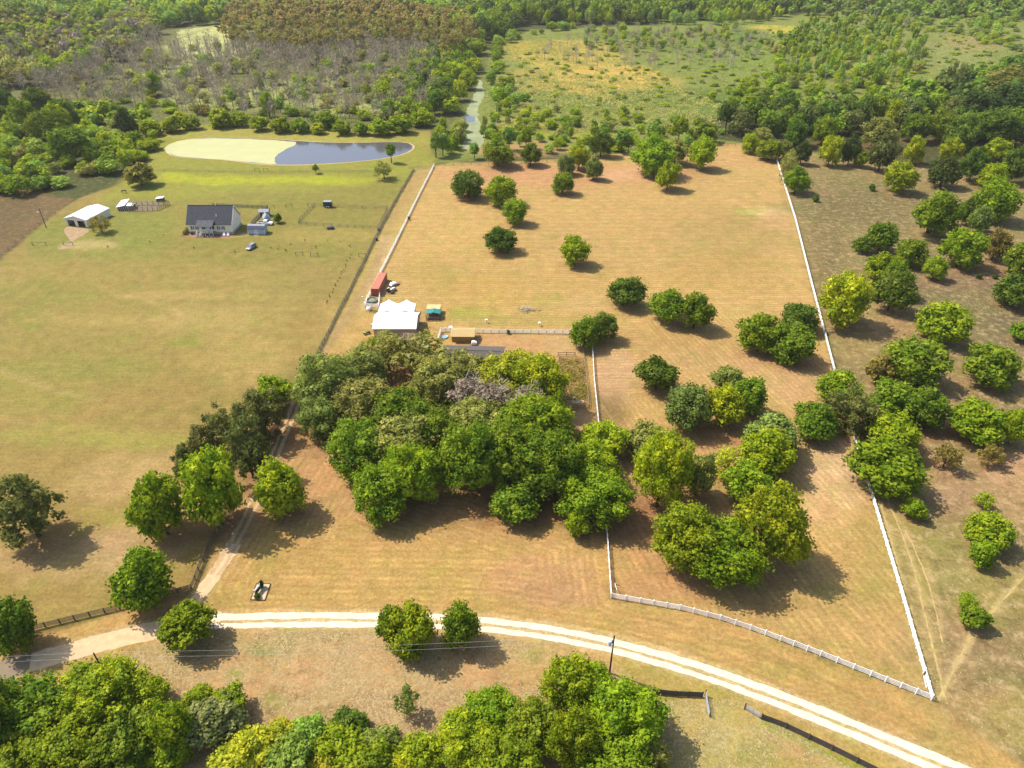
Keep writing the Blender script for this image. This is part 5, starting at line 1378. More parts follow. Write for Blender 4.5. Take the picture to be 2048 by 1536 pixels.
for i, (x, lab) in enumerate(((14.1, 'left white garden chair in front of the farmhouse'), (15.6, 'right white garden chair in front of the farmhouse'))):
    c = thing('garden_chair', lab, 'chair', hpt(x, -2.0), hrz)
    MB().box(-.35, -.3, .35, .35, .3, .42).build('seat', 'white_paint', c)
    MB().prism([(.22, .4), (.30, .4), (.55, 1.15), (.47, 1.15)], -.35, .35, 'x').build('backrest', 'white_paint', c)
    for sx in (-1, 1): MB().box(sx * .42 - .06, -.4, .58, sx * .42 + .06, .35, .63).build('armrest', 'white_paint', c); MB().box(sx * .42 - .04, -.36, 0, sx * .42 + .04, -.28, .58).build('leg', 'white_paint', c); MB().box(sx * .42 - .04, .24, 0, sx * .42 + .04, .32, .58).build('leg', 'white_paint', c)
for i, x in enumerate((PX0 + .6, PX0 + 2.6, PX1 - .6)):
    c = thing('flower_pot', ['left','middle','right'][i] + ' white flower pot under the farmhouse porch', 'pot', hpt(x, -PD - .6))
    MB().tube((0, 0, 0), (0, 0, .45), .22, .32, 10).build('pot', 'white_paint', c)
    put_crown(c, 'far', 'd', (0, 0, .55), (.32, .32, .25))
for x, y, r_, lab in [(-1.0, 1.2, 1.1, 'upper shrub against the left wall of the farmhouse'), (-1.3, -.8, .9, 'lower shrub at the left corner of the farmhouse'), (1.2, -.7, .5, 'low shrub under the left front window')]:
    s_ = thing('shrub', lab, 'shrub', hpt(x, y)); put_crown(s_, 'small', 'b' if x < 0 else 'd', (0, 0, r_ * .9), (r_, r_, r_ * 1.1))

# blue-grey shed
simple('blue_siding', (.27, .33, .42), 0.7, 0.06, 1)
simple('shed_shingles', (.24, .25, .28), 0.85, 0.15, 1.5)
simple('shed_dark', (.05, .06, .09), 0.85, 0.15, 1.5)
a2, b2_ = at(497, 469.5), at(530, 470); SW, SD = (b2_ - a2).length, 3.6; srz = math.atan2((b2_ - a2).y, (b2_ - a2).x)
S = thing('garden_shed', 'blue-grey garden shed with white trim and double doors beside the farmhouse', 'shed', a2, srz)
MB().prism([(0, .15), (SD, .15), (SD, 2.3), (SD * .75, 3.15), (SD / 2, 3.5), (SD * .25, 3.15), (0, 2.3)], 0, SW, 'x').build('wall', 'blue_siding', S)
tag(MB().prism([(-.15, 2.2), (SD * .25 - .03, 3.18), (SD * .25 - .03, 3.28), (-.15, 2.3)], -.15, SW + .15, 'x').build('roof_slope', 'shed_dark', S), 'dark lower front slope')
MB().prism([(SD * .25 - .02, 3.19), (SD / 2, 3.54), (SD / 2, 3.64), (SD * .25 - .02, 3.3)], -.15, SW + .15, 'x').build('roof_slope', 'shed_shingles', S)
MB().prism([(SD * .75 + .02, 3.19), (SD / 2 + .003, 3.54), (SD / 2 + .003, 3.64), (SD * .75 + .02, 3.3)], -.15, SW + .15, 'x').build('roof_slope', 'shed_shingles', S)
MB().prism([(SD + .15, 2.2), (SD * .75 + .03, 3.18), (SD * .75 + .03, 3.28), (SD + .15, 2.3)], -.15, SW + .15, 'x').build('roof_slope', 'shed_shingles', S)
for x in (SW / 2 - .85, SW / 2 + .05):
    d_ = MB().box(x, -.05, .2, x + .8, -.005, 2.1).build('door', 'white_paint', S)
    MB().box(x + .14, -.065, .35, x + .66, -.055, 1.0).box(x + .14, -.065, 1.2, x + .66, -.055, 1.9).build('door_panel', 'blue_siding', d_)
for x in (SW * .2, SW * .82): f = window(S, x, 1.05, .8, .8)
for x in (0, SW): MB().box(x - .06, -.03, .15, x + .06, .06, 2.25).build('corner_trim', 'white_paint', S)
MB().prism([(-1.2, 0), (-.02, 0), (-.02, .18)], SW / 2 - .9, SW / 2 + .9, 'x').build('ramp', 'old_wood', S)
for i in range(4):
    tag(MB().box(0, 0, 0, .18, 3.4, .16).build('timber_edging', 'old_wood', None, hpt(17.6 + i * 1.1, -1.9), hrz - .55), ['first','second','third','fourth'][i] + ' timber edging from the left between farmhouse and blue shed', 'timber')
# well house and playhouse behind
w = thing('open_shelter', 'grey roofed open shelter with white posts behind the blue shed', 'shelter', at(520, 434), .05)
for x in (0, 1.2, 2.4, 3.5): MB().box(x - .08, -.08, 0, x + .08, .08, 2.1).build('post', 'white_paint', w)
for x in (0, 3.5): MB().box(x - .08, 2.5, 0, x + .08, 2.66, 2.1).build('post', 'white_paint', w)
MB().prism([(-.3, 2.1), (1.3, 2.9), (2.9, 2.1), (2.9, 2.0), (-.3, 2.0)], -.3, 3.8, 'x').build('roof', 'shed_shingles', w)
MB().box(.1, .3, .1, 3.4, 2.4, 1.6).build('back_wall', 'shed_dark', w)
w = thing('playhouse', 'small grey gabled playhouse with white windows behind the pickup', 'shed', at(536, 446), .5)
MB().prism([(-1.2, 0), (1.2, 0), (1.2, 2.0), (0, 3.4), (-1.2, 2.0)], 0, 2.8).build('wall', 'blue_siding', w)
MB().prism([(-1.4, 1.75), (0, 3.42), (1.4, 1.75), (1.4, 1.9), (0, 3.6), (-1.4, 1.9)], -.15, 2.95).build('roof', 'shed_shingles', w)
for x in (-.6, .2): window(w, x + .2, .9, .5, .8)

# white garage
simple('pad_soil', A(196, 160, 124), 0.95, 0.25, .8)
simple('white_metal', (.64, .65, .67), 0.45, 0.05, 1)
simple('garage_wall', (.62, .57, .47), 0.7, 0.08, 1)
simple('dark_inside', (.012, .012, .014), 0.9, 0.1, 1)
g0, g1, g2 = at(134, 451), at(177, 455), at(207, 429)
GW = (g1 - g0).length; grz = math.atan2((g1 - g0).y, (g1 - g0).x); GD = 13.2; GE, GR = 3.0, 4.3
G = thing('garage', 'white metal garage with a low gable roof and two open bays', 'garage', g0, grz)
m_ = MB()
for x0, x1 in ((0, .9), (GW * .42, GW * .56), (GW - 1.1, GW)): m_.box(x0, 0, 0, x1, .12, 2.4)
m_.prism([(0, 2.4), (GW, 2.4), (GW, GE), (GW / 2, GR - .1), (0, GE)], 0, .12)
m_.box(0, .12, 0, .1, GD, GE).box(GW - .1, .12, 0, GW, 4.0, GE).box(GW - .1, 5.9, 0, GW, GD, GE).box(GW - .1, 4.0, 0, GW, 5.9, .9).box(GW - .1, 4.0, 2.4, GW, 5.9, GE)
m_.prism([(.1, 0), (GW - .1, 0), (GW - .1, GE), (GW / 2, GR - .1), (.1, GE)], GD - .1, GD)
m_.build('wall', 'garage_wall', G)
for s_ in (0, 1):
    x0, x1 = (-.25, GW / 2) if s_ == 0 else (GW + .25, GW / 2)
    MB().prism([(x0, GE - .02), (x1, GR), (x1, GR + .1), (x0, GE + .08)], -.35, GD + .25).build('roof', 'white_metal', G)
rb = MB()
for i in range(15):
    y = i * GD / 14
    rb.beam((-.25, y, GE + .1), (GW / 2, y, GR + .12), .06, .05).beam((GW + .25, y, GE + .1), (GW / 2, y, GR + .12), .06, .05)
tag(rb.build('roof_rib', 'white_metal', G), kind='stuff')
MB().box(.3, 2.5, .0, GW - .3, GD - .3, .06).build('floor_slab', 'foundation', G)
for x0, x1 in ((.9, GW * .42), (GW * .56, GW - 1.1)): MB().box(x0, .5, 2.05, x1, .58, 2.5).build('rolled_door', 'dark_steel', G)
for k, x in enumerate((1.6, GW * .62)):
    MB().box(x, 3, .06, x + 1.8, 7, 1.5).build('stored_stack', 'dark_inside', G)
flat('gravel_pad', closed(resample(W([(131,452),(182,457),(176,468),(162,474),(146,478),(150,486),(135,484),(138,474),(127,466),(131,452)]), 1.5)[:-1], 4), 'pad_soil', .01, 'bare ground in front of the garage', .5)
flat('gravel_pad', closed(resample(W([(106,499),(128,488),(150,484),(154,490),(140,499),(106,499)]), 1.5)[:-1], 4), 'pad_soil', .01, 'bare ground at the track below the garage', .5)

simple('run_soil', A(150, 130, 100), 0.95, 0.3, 1.5)
# chicken pens
c = thing('chicken_coop', 'low shed-roofed coop with pale metal sheets and wire runs', 'coop', at(236, 422), .18)
MB().prism([(0, 0), (6, 0), (6, 1.9), (0, 1.6)], 0, 4.2).build('wall', 'grey_board', c)
tag(MB().prism([(-.3, 1.65), (3.1, 2.1), (3.1, 2.17), (-.3, 1.72)], -.3, 8.2).build('roof_sheet', 'white_metal', c), 'long pale roof sheet')
MB().prism([(3.6, 1.95), (6.2, 1.75), (6.2, 1.81), (3.6, 2.01)], -.2, 3.4).build('roof_sheet', 'white_metal', c)
m_ = MB()
for i in range(6): m_.box(.2 + i * .75, -.12, 0, .32 + i * .75, -.02, 1.6)
m_.build('slat', 'white_paint', c)
c = thing('wire_run', 'wire run with wooden posts right of the coop', 'pen', at(256, 423), .04)
pm, wm_ = MB(), MB()
cor = [(0, 0), (12, .4), (14.5, 7), (1, 7)]
for k in range(4):
    p0, p1 = Vector((*cor[k], 0)), Vector((*cor[(k+1) % 4], 0)); n = 6
    for i in range(n):
        q = p0 + (p1 - p0) * i / n; pm.tube(q, q + Vector((0, 0, 1.8)), .11, .10, 5)
    for z in (.1, .5, .9, 1.3, 1.75): wm_.beam(p0 + Vector((0, 0, z)), p1 + Vector((0, 0, z)), .07, .07)
for i in range(5): wm_.beam((1 + i * 2.4, .1, 1.8), (2 + i * 2.4, 7, 1.8), .05, .05)
pm.build('post', 'grey_board', c); tag(wm_.build('wire', 'old_wood', c), kind='stuff')
c = thing('small_coop', 'small hutch with a white roof at the right end of the wire run', 'coop', at(313, 404), .1)
MB().box(0, 0, 0, 2.8, 2.2, 1.3).build('wall', 'grey_board', c); MB().prism([(-.2, 1.32), (3.0, 1.62), (3.0, 1.7), (-.2, 1.4)], -.2, 2.4).build('roof', 'white_metal', c)
flat('coop_ground', closed(resample(W([(232,424),(310,424),(330,405),(290,401),(250,404),(232,424)]), 2)[:-1], 4), 'run_soil', .006, 'bare trampled ground under the chicken pens', .5)

# ------------------------------------------------------------------ vehicles
simple('car_white', (.78, .79, .80), 0.25, 0.03, 1, spec=.6)
simple('car_dark', (.06, .065, .08), 0.25, 0.05, 1, spec=.6)
simple('car_silver', (.20, .21, .24), 0.3, 0.05, 1, spec=.6)
simple('tyre', (.015, .015, .015), 0.9, 0.1, 3)
simple('headlight', (.75, .78, .8), 0.15, 0.02, 1, spec=.8)
simple('trailer_black', (.018, .02, .028), 0.35, 0.1, 1, spec=.5)
simple('trailer_roof', (.20, .24, .26), 0.6, 0.1, 1)
def wheel(parent, x, y, r_=.38, w_=.24):
    o = MB().tube((0, -w_/2, 0), (0, w_/2, 0), r_, r_, 16).build('wheel', 'tyre', parent, (x, y, r_))
    MB().tube((0, -w_/2 - .01, 0), (0, w_/2 + .01, 0), r_ * .55, r_ * .55, 12).build('rim', 'galvanised', o)
    return o
def loft(sections, name, mat, parent):
    """sections: (x, half width bottom, half width top, z0, z1)"""
    m_ = MB(); n = len(sections)
    for x, wb, wt, z0, z1 in sections:
        zm = z0 + (z1 - z0) * .6
        m_.v += [(x, -wb, z0), (x, wb, z0), (x, wb * 1.0, zm), (x, wt, z1), (x, -wt, z1), (x, -wb * 1.0, zm)]
    for i in range(n - 1):
        for k in range(6): m_.f.append((6*i+k, 6*i+(k+1) % 6, 6*(i+1)+(k+1) % 6, 6*(i+1)+k))
    m_.f.append((0, 1, 2, 3, 4, 5)); m_.f.append(tuple(6*(n-1)+k for k in (5, 4, 3, 2, 1, 0)))
    return m_.build(name, mat, parent)
def vehicle(kind, px, py, ang, label, paint, L=4.7):
    t_ = thing('pickup_truck' if kind == 'pickup' else 'parked_car', label, 'pickup' if kind == 'pickup' else 'car', at(px, py), ang)
    hl = L / 2
    if kind == 'pickup':
        loft([(-hl, .92, .9, .5, 1.05), (-.35, .96, .92, .45, 1.08), (-.3, .96, .94, .42, 1.12), (1.1, .96, .92, .42, 1.12), (hl - .3, .94, .86, .42, 1.05), (hl, .86, .75, .45, .95)], 'body', paint, t_)
        cb = loft([(-.5, .86, .70, 1.08, 1.12), (-.3, .86, .72, 1.08, 1.85), (.9, .86, .70, 1.08, 1.85), (1.55, .86, .74, 1.08, 1.12)], 'cabin', paint, t_)
        MB().box(-hl + .15, -.72, 1.085, -.65, .72, 1.10).build('truck_bed', 'tyre', t_)
        MB().prism([(.98, 1.78), (1.5, 1.16), (1.54, 1.18), (1.02, 1.82)], -.66, .66).build('windscreen', 'window_glass', t_)
        for s_ in (-1, 1): MB().box(-.2, s_ * .80 - .04, 1.2, .95, s_ * .80 + .04, 1.66).build('side_window', 'window_glass', t_)
    else:
        loft([(-hl, .78, .74, .45, .9), (-hl + .3, .88, .86, .36, 1.0), (.6, .9, .88, .32, 1.0), (hl - .5, .88, .8, .34, .92), (hl, .74, .66, .42, .72)], 'body', paint, t_)
        loft([(-hl + .2, .80, .66, .98, 1.0), (-hl + .6, .82, .66, .98, 1.55), (.35, .82, .66, .98, 1.6), (1.15, .82, .72, .98, 1.0)], 'cabin', 'window_glass', t_)
        loft([(-hl + .5, .66, .62, 1.54, 1.58), (.4, .68, .62, 1.58, 1.66)], 'roof', paint, t_)
    for x in (-hl * .62, hl * .64):
        for s_ in (-1, 1): wheel(t_, x, s_ * .86)
    for s_ in (-1, 1): MB().box(hl - .06, s_ * .6 - .16, .68, hl + .02, s_ * .6 + .16, .84).build('headlight', 'headlight', t_)
    MB().box(-hl - .05, -.8, .45, -hl + .05, .8, .6).build('bumper', 'dark_steel', t_)
vehicle('pickup', 531, 449, -.12, 'white pickup parked between the blue shed and the playhouse', 'car_white', 6.0)
vehicle('car', 503, 497, -1.85, 'silver and dark car parked alone on the grass before the farmhouse', 'car_silver', 4.7)
# black enclosed trailer
c = thing('enclosed_trailer', 'black enclosed trailer standing on the lawn above the wire pen', 'trailer', at(655.5, 416), 0)
MB().box(-1.75, 0, .45, 1.75, 2.0, 2.5).build('body', 'trailer_black', c)
MB().prism([(-1.8, 2.5), (1.8, 2.5), (1.7, 2.62), (-1.7, 2.62)], -.03, 2.03).build('roof', 'trailer_roof', c)
for x in (-.45, .45):
    for y in (-.1, 2.1): wheel(c, x, y, .34, .2)
MB().box(-.9, -.22, .62, .9, -.01, .72).build('fender', 'white_metal', c)
MB().beam((-1.75, 1, .5), (-2.9, 1, .5), .1, .1).build('tow_bar', 'dark_steel', c)
c = thing('utility_trailer', 'low dark open trailer with rounded cover near the wire pen', 'trailer', at(661, 458), .12)
loft([(-1.5, .3, .2, .4, .6), (-1.1, .75, .5, .35, .9), (.6, .8, .6, .35, 1.0), (1.3, .7, .4, .35, .8), (1.55, .3, .2, .4, .55)], 'tub', 'trailer_black', c)
for s_ in (-1, 1): wheel(c, 0, s_ * .85, .3, .18)
MB().beam((-1.5, 0, .45), (-2.4, 0, .45), .08, .08).build('tow_bar', 'dark_steel', c)
MB().beam((-2.1, 0, .45), (-2.1, 0, 1.3), .08, .08).build('jack_post', 'dark_steel', c)

# shipping container
simple('container_red', A(230, 134, 108, .60), 0.6, 0.08, .8)
simple('container_red_door', A(196, 98, 82, .56), 0.6, 0.12, .8)
cf = at(743.5, 592); cdir = (at(765, 541) - at(735, 600)); can = math.atan2(cdir.y, cdir.x) - math.pi / 2
K = thing('shipping_container', 'faded red shipping container beside the left white fence', 'container', cf, can)
CW, CL, CH_ = 2.44, 12.2, 2.6
def corrug(n, L, d, axis):
    P = []
    for i in range(n):
        x = i * L / n; w_ = L / n
        P += [(x, 0), (x + w_ * .3, 0), (x + w_ * .5, d), (x + w_ * .8, d)]
    P.append((L, 0)); return P
for s_, x in ((0, 0.0), (1, CW)):
    prof = corrug(40, CL, .04, 'y'); vs, fs = [], []
    for (y, d) in prof: xx = x + (d if s_ == 0 else -d); vs += [(xx, y, .12), (xx, y, CH_ - .1)]
    for i in range(len(prof) - 1): fs.append((2*i, 2*i+2, 2*i+3, 2*i+1))
    m_ = MB(); m_.add(vs, fs); m_.build('side_wall', 'container_red', K)
prof = corrug(40, CL, .025, 'y'); m_ = MB(); m_.add([v for (y, d) in prof for v in ((0.03, y, CH_ - d), (CW - .03, y, CH_ - d))], [(2*i, 2*i+1, 2*i+3, 2*i+2) for i in range(len(prof) - 1)]); m_.build('roof', 'container_red', K)
MB().box(.05, CL - .05, .12, CW - .05, CL, CH_ - .02).build('end_wall', 'container_red', K)
for x in (0, CW):
    for y in (0, CL): MB().box(x - .06, y - .06, 0, x + .06, y + .06, CH_ + .02).build('corner_post', 'container_red', K)
for z in (.06, CH_ - .05):
    for x in (0, CW): MB().box(x - .05, .06, z - .06, x + .05, CL - .06, z + .06).build('edge_rail', 'container_red', K)
MB().box(.05, -.02, CH_ - .14, CW - .05, .03, CH_).build('door_header', 'container_red_door', K)
for x in (.08, CW / 2 + .02):
    d_ = MB().box(x, -.03, .14, x + CW / 2 - .1, .02, CH_ - .16).build('door', 'container_red_door', K)
    for dx in (.3, .8): MB().tube((x + dx, -.06, .2), (x + dx, -.06, CH_ - .2), .03, .03, 6).build('locking_bar', 'container_red', d_)
    for z in (.6, 1.2, 1.8): MB().box(x + .1, -.05, z, x + CW / 2 - .2, -.03, z + .06).build('door_rib', 'container_red', d_)

# tractor and implements
simple('tractor_cream', (.62, .58, .46), 0.5, 0.08, 2)
simple('rust', (.22, .11, .07), 0.9, 0.3, 3)
c = thing('tractor', 'small cream and black tractor parked right of the shipping container', 'tractor', at(783, 584), .9)
loft([(-.3, .35, .3, .6, 1.1), (.6, .35, .32, .6, 1.25), (1.5, .33, .28, .6, 1.2), (1.9, .28, .22, .65, 1.0)], 'hood', 'tractor_cream', c)
MB().box(-.9, -.5, .55, -.2, .5, .95).build('platform', 'dark_steel', c)
MB().box(-.85, -.25, .95, -.45, .25, 1.1).box(-.9, -.25, 1.1, -.8, .25, 1.5).build('seat', 'trailer_black', c)
for s_ in (-1, 1): wheel(c, -.6, s_ * .75, .7, .36); wheel(c, 1.4, s_ * .6, .4, .22)
for s_ in (-1, 1): MB().box(-1.1, s_ * .75 - .2, 1.42, -.1, s_ * .75 + .2, 1.5).build('fender', 'tractor_cream', c)
MB().beam((.1, 0, 1.15), (-.15, 0, 1.55), .05, .05).build('steering_column', 'dark_steel', c)
MB().beam((-.95, -.5, .9), (-.95, -.5, 2.2), .06, .06).beam((-.95, .5, .9), (-.95, .5, 2.2), .06, .06).beam((-.95, -.5, 2.2), (-.95, .5, 2.2), .06, .06).build('roll_bar', 'dark_steel', c)
c = thing('flat_trailer', 'low rusty trailer with debris behind the tractor', 'trailer', at(788, 571), .8)
MB().box(-1.8, -.9, .4, 1.8, .9, .52).build('deck', 'rust', c); MB().beam((1.8, 0, .45), (3.2, 0, .4), .1, .1).build('tow_bar', 'rust', c)
for x in (-.4, .4):
    for s_ in (-1, 1): wheel(c, x, s_ * 1.0, .3, .18)
MB().prism([(-1.4, .52), (1.2, .52), (.8, 1.0), (-.9, 1.2)], -.6, .7).build('load', 'white_paint', c)
c = thing('plow_implement', 'rusty spiked implement lying beside the tractor', 'farm implement', at(777, 589), .2)
MB().beam((-1, 0, .5), (1, 0, .5), .1, .1).build('frame', 'rust', c)
for i in range(5): MB().beam((-.9 + i * .45, 0, .5), (-.9 + i * .45 - .1, -.3, 0), .06, .06).build('tine', 'dark_steel', c)
# round tub in the fence loop
simple('tub_rim', (.16, .17, .14), 0.6, 0.2, 2)
simple('tub_water', (.10, .12, .05), 0.15, 0.2, 1, spec=.6)
c = thing('round_tub', 'round dark-rimmed tub of greenish water inside the white fence loop', 'tub', at(744.5, 602))
m_ = MB(); nseg = 28
for r0_, r1_, z0, z1 in ((1.75, 1.75, 0, .62), (1.75, 1.5, .62, .64), (1.5, 1.5, .64, .45)):
    vs = [(r0_ * math.cos(6.2832 * i / nseg), r0_ * math.sin(6.2832 * i / nseg), z0) for i in range(nseg)] + [(r1_ * math.cos(6.2832 * i / nseg), r1_ * math.sin(6.2832 * i / nseg), z1) for i in range(nseg)]
    m_.add(vs, [(i, (i+1) % nseg, nseg + (i+1) % nseg, nseg + i) for i in range(nseg)])
m_.build('rim', 'tub_rim', c)
MB().tube((0, 0, .1), (0, 0, .46), 1.49, 1.49, nseg).build('water', 'tub_water', c)
MB().tube((0, 0, .46), (0, 0, .5), .9, .8, 20).build('floating_cover', 'tub_rim', c)
c = thing('water_tank', 'white rounded water tank just below the white fence loop', 'tank', at(737.5, 620))
MB().tube((0, 0, 0), (0, 0, .9), .62, .62, 18).ball((0, 0, .9), .62, .62, .3, 18, 8).build('body', 'white_paint', c, smooth=True)
MB().tube((0, 0, 1.15), (0, 0, 1.28), .15, .15, 10).build('lid', 'dark_steel', c)
tag(MB().ball((0, 0, .12), .3, .2, .14, 8, 6).build('white_rock', 'white_paint', None, at(725, 594)), 'white lump lying in the lane left of the container', 'rock')

# ------------------------------------------------------------------ white barns, canopy, tan shed
simple('tarp_white', (.80, .80, .78), 0.5, 0.03, .4)
simple('tan_wall', (.40, .30, .19), 0.8, 0.1, 1)
b0 = at(748, 675); BW, BD = 12.4, 9.8
B = thing('white_barn', 'wide white roofed barn behind the grove, ridge across the picture', 'barn', b0, .0)
MB().prism([(.15, 0), (BD - .15, 0), (BD - .15, 3.0), (BD / 2, 4.5), (.15, 3.0)], .1, BW - .1, 'x').build('wall', 'tan_wall', B)
for nm, y0 in (('roof', 0), ('roof', 1)):
    o = (MB().prism([(-.25, 2.92), (BD / 2, 4.55), (BD / 2, 4.65), (-.25, 3.02)], -.25, BW + .25, 'x') if y0 == 0 else MB().prism([(BD + .25, 2.92), (BD / 2 + .003, 4.55), (BD / 2 + .003, 4.65), (BD + .25, 3.02)], -.25, BW + .25, 'x')).build(nm, 'white_metal', B)
    ribs = MB()
    for i in range(21):
        x = i * BW / 20
        if y0 == 0: ribs.beam((x, -.25, 3.04), (x, BD / 2, 4.67), .05, .05)
        else: ribs.beam((x, BD + .25, 3.04), (x, BD / 2, 4.67), .05, .05)
    tag(ribs.build('rib', 'white_metal', o), kind='stuff')
for i in range(6): MB().box(BW - .09, .6 + i * 1.1, 0, BW - .04, .75 + i * 1.1, 3.0).build('batten', 'old_wood', B)
for k, x in enumerate((5.0 - 2.6, 5.0 + 2.9)):
    Tn = thing('white_tent', ['left', 'right'][k] + ' white peaked tent roof behind the wide white barn', 'tent', b0 + Vector((x, BD + .35, 0)), 0)
    w_ = 2.65; Lh = 6.2
    MB().box(-w_ + .05, 0, 0, -w_ + .12, Lh, 2.4).box(w_ - .12, 0, 0, w_ - .05, Lh, 2.4).build('side_wall', 'tarp_white', Tn)
    MB().prism([(-w_ + .13, 0), (w_ - .13, 0), (w_ - .13, 2.4), (0, 3.8), (-w_ + .13, 2.4)], Lh - .06, Lh).build('end_wall', 'tarp_white', Tn)
    MB().prism([(-w_ + .13, 0), (w_ - .13, 0), (w_ - .13, 2.4), (0, 3.8), (-w_ + .13, 2.4)], -.1, -.04).build('end_wall', 'tarp_white', Tn)
    for s_ in (-1, 1):
        vs, fs = [], []; ny, nx = 9, 4
        for j in range(ny + 1):
            for i in range(nx + 1):
                u = i / nx; y = -.2 + (Lh + .4) * j / ny
                vs.append((s_ * (w_ + .05) * (1 - u), y, 2.4 + 1.45 * u - .12 * math.sin(math.pi * u) - .05 * abs(math.sin(math.pi * j / 3))))
        for j in range(ny):
            for i in range(nx): q = j * (nx + 1) + i; fs.append((q, q + 1, q + nx + 2, q + nx + 1))
        MB().add(vs, fs).build('roof', 'tarp_white', Tn)
simple('teal_tarp', A(52, 158, 158, .56), 0.6, 0.08, 1)
simple('plywood', A(232, 205, 150, .66), 0.8, 0.08, 1)
c = thing('teal_canopy', 'teal canopy over a small dark pen right of the white barn', 'canopy', at(853, 642), -.02)
MB().prism([(-.2, 2.0), (2.0, 2.5), (4.2, 2.0), (4.2, 1.92), (2.0, 2.4), (-.2, 1.92)], .9, 3.6).build('canopy_roof', 'teal_tarp', c)
for x in (0, 2, 4):
    for y in (0, 3.4): MB().box(x - .06, y - .06, 0, x + .06, y + .06, 1.95).build('post', 'dark_steel', c)
m_ = MB()
for z in (.2, .5, .8, 1.1): m_.box(-.05, -.05, z, 4.05, .0, z + .06).box(-.05, 0, z, 0, 3.4, z + .06).box(4.0, 0, z, 4.05, 3.4, z + .06)
for i in range(16): m_.box(i * .266, -.03, 0, i * .266 + .03, 0, 1.2)
m_.build('rail_panel', 'dark_steel', c)
MB().box(.3, .5, 0, 3.7, 3.2, .9).build('stacked_goods', 'rust', c)
c = thing('plywood_roof_shelter', 'flat cream roofed shelter behind the teal canopy', 'shelter', at(854, 630), -.02)
MB().box(-.1, 0, 2.0, 4.2, 3.0, 2.12).build('roof', 'plywood', c)
for x in (0, 4.1):
    for y in (.1, 2.9): MB().box(x - .06, y - .06, 0, x + .06, y + .06, 2.0).build('post', 'old_wood', c)
MB().box(.1, 2.6, .2, 4.0, 2.7, 1.9).build('back_panel', 'old_wood', c)
# tan shed
simple('tan_roof', A(226, 190, 128, .64), 0.6, 0.06, .6)
simple('tan_siding', A(206, 168, 84, .62), 0.8, 0.08, 1)
c = thing('tan_shed', 'tan shed with a pale ribbed roof at the left end of the yard fence', 'shed', at(904, 684), -.01)
TW, TD = 6.3, 4.0
MB().prism([(0, 0), (TD, 0), (TD, 2.3), (TD / 2, 2.9), (0, 2.3)], 0, TW, 'x').build('wall', 'tan_siding', c)
for i in range(11): MB().box(i * TW / 10 - .03, -.03, 0, i * TW / 10 + .03, -.002, 2.28).build('batten', 'tan_siding', c)
rf = MB().prism([(-.7, 2.1), (TD / 2, 3.0), (TD / 2, 3.08), (-.7, 2.18)], -.4, TW + .4, 'x').build('roof', 'tan_roof', c)
MB().prism([(TD + .4, 2.2), (TD / 2 + .003, 3.0), (TD / 2 + .003, 3.08), (TD + .4, 2.28)], -.4, TW + .4, 'x').build('roof', 'tan_roof', c)
m_ = MB()
for i in range(14): m_.beam((-.3 + i * (TW + .6) / 13, -.7, 2.2), (-.3 + i * (TW + .6) / 13, TD / 2, 3.1), .05, .05)
tag(m_.build('rib', 'tan_roof', rf), kind='stuff')
c = thing('white_tank', 'small white cylindrical tank behind the left end of the tan shed', 'tank', at(902, 660))
MB().tube((0, 0, 0), (0, 0, 1.1), .6, .6, 14).build('body', 'white_paint', c); MB().tube((0, 0, 1.1), (0, 0, 1.3), .6, .2, 14).build('lid', 'white_paint', c)
simple('pool_blue', A(150, 190, 220, .7), 0.4, 0.1, 2)
c = thing('wading_pool', 'small blue and white tub at the left of the tan shed', 'tub', at(889, 675))
m_ = MB(); nseg = 18
vs = [(.9 * math.cos(6.2832 * i / nseg), .9 * math.sin(6.2832 * i / nseg), 0) for i in range(nseg)] + [(1.0 * math.cos(6.2832 * i / nseg), 1.0 * math.sin(6.2832 * i / nseg), .4) for i in range(nseg)]
m_.add(vs, [(i, (i+1) % nseg, nseg + (i+1) % nseg, nseg + i) for i in range(nseg)]); m_.build('wall', 'white_paint', c)
MB().tube((0, 0, .02), (0, 0, .25), .92, .95, nseg).build('water', 'pool_blue', c)

# house hidden under the grove
simple('grey_roof', A(128, 116, 114, .40), 0.85, 0.12, 1)
simple('house_pink', A(214, 168, 140, .6), 0.8, 0.08, 1)
hx = at(884, 700); hr_ = at(1001, 700)
Lh = (hr_ - hx).length
rdg = at(884, 699, 4.7)
c = thing('ranch_house', 'long low house with a grey roof mostly hidden under the oak grove', 'house', Vector((rdg.x, rdg.y - 5.5, 0)), -.05)
MB().box(.3, .5, 0, Lh - .3, 10.5, 2.8).build('wall', 'house_pink', c)
MB().prism([(0, 2.7), (5.5, 4.6), (5.5, 4.7), (0, 2.8)], 0, Lh, 'x').build('roof', 'grey_roof', c)
MB().prism([(11, 2.7), (5.503, 4.6), (5.503, 4.7), (11, 2.8)], 0, Lh, 'x').build('roof', 'grey_roof', c)
MB().box(-.02, 5.4, 4.62, Lh + .02, 5.75, 4.78).build('ridge_cap', 'grey_roof', c)
for i in range(4): f = MB().box(2 + i * 4.5, .44, 1.0, 3.4 + i * 4.5, .5, 2.2).build('window', 'window_glass', c)
c = thing('white_cart', 'little white covered cart standing behind the grey roof', 'cart', at(948, 690), .05)
MB().prism([(-.8, .35), (.8, .35), (.75, 1.0), (.2, 1.25), (-.6, 1.25)], -.5, .5).build('body', 'white_paint', c)
for x in (-.5, .5):
    for s_ in (-1, 1): wheel(c, x, s_ * .5, .25, .14)
MB().beam((-.8, 0, .4), (-1.6, 0, .3), .06, .06).build('tow_bar', 'dark_steel', c)
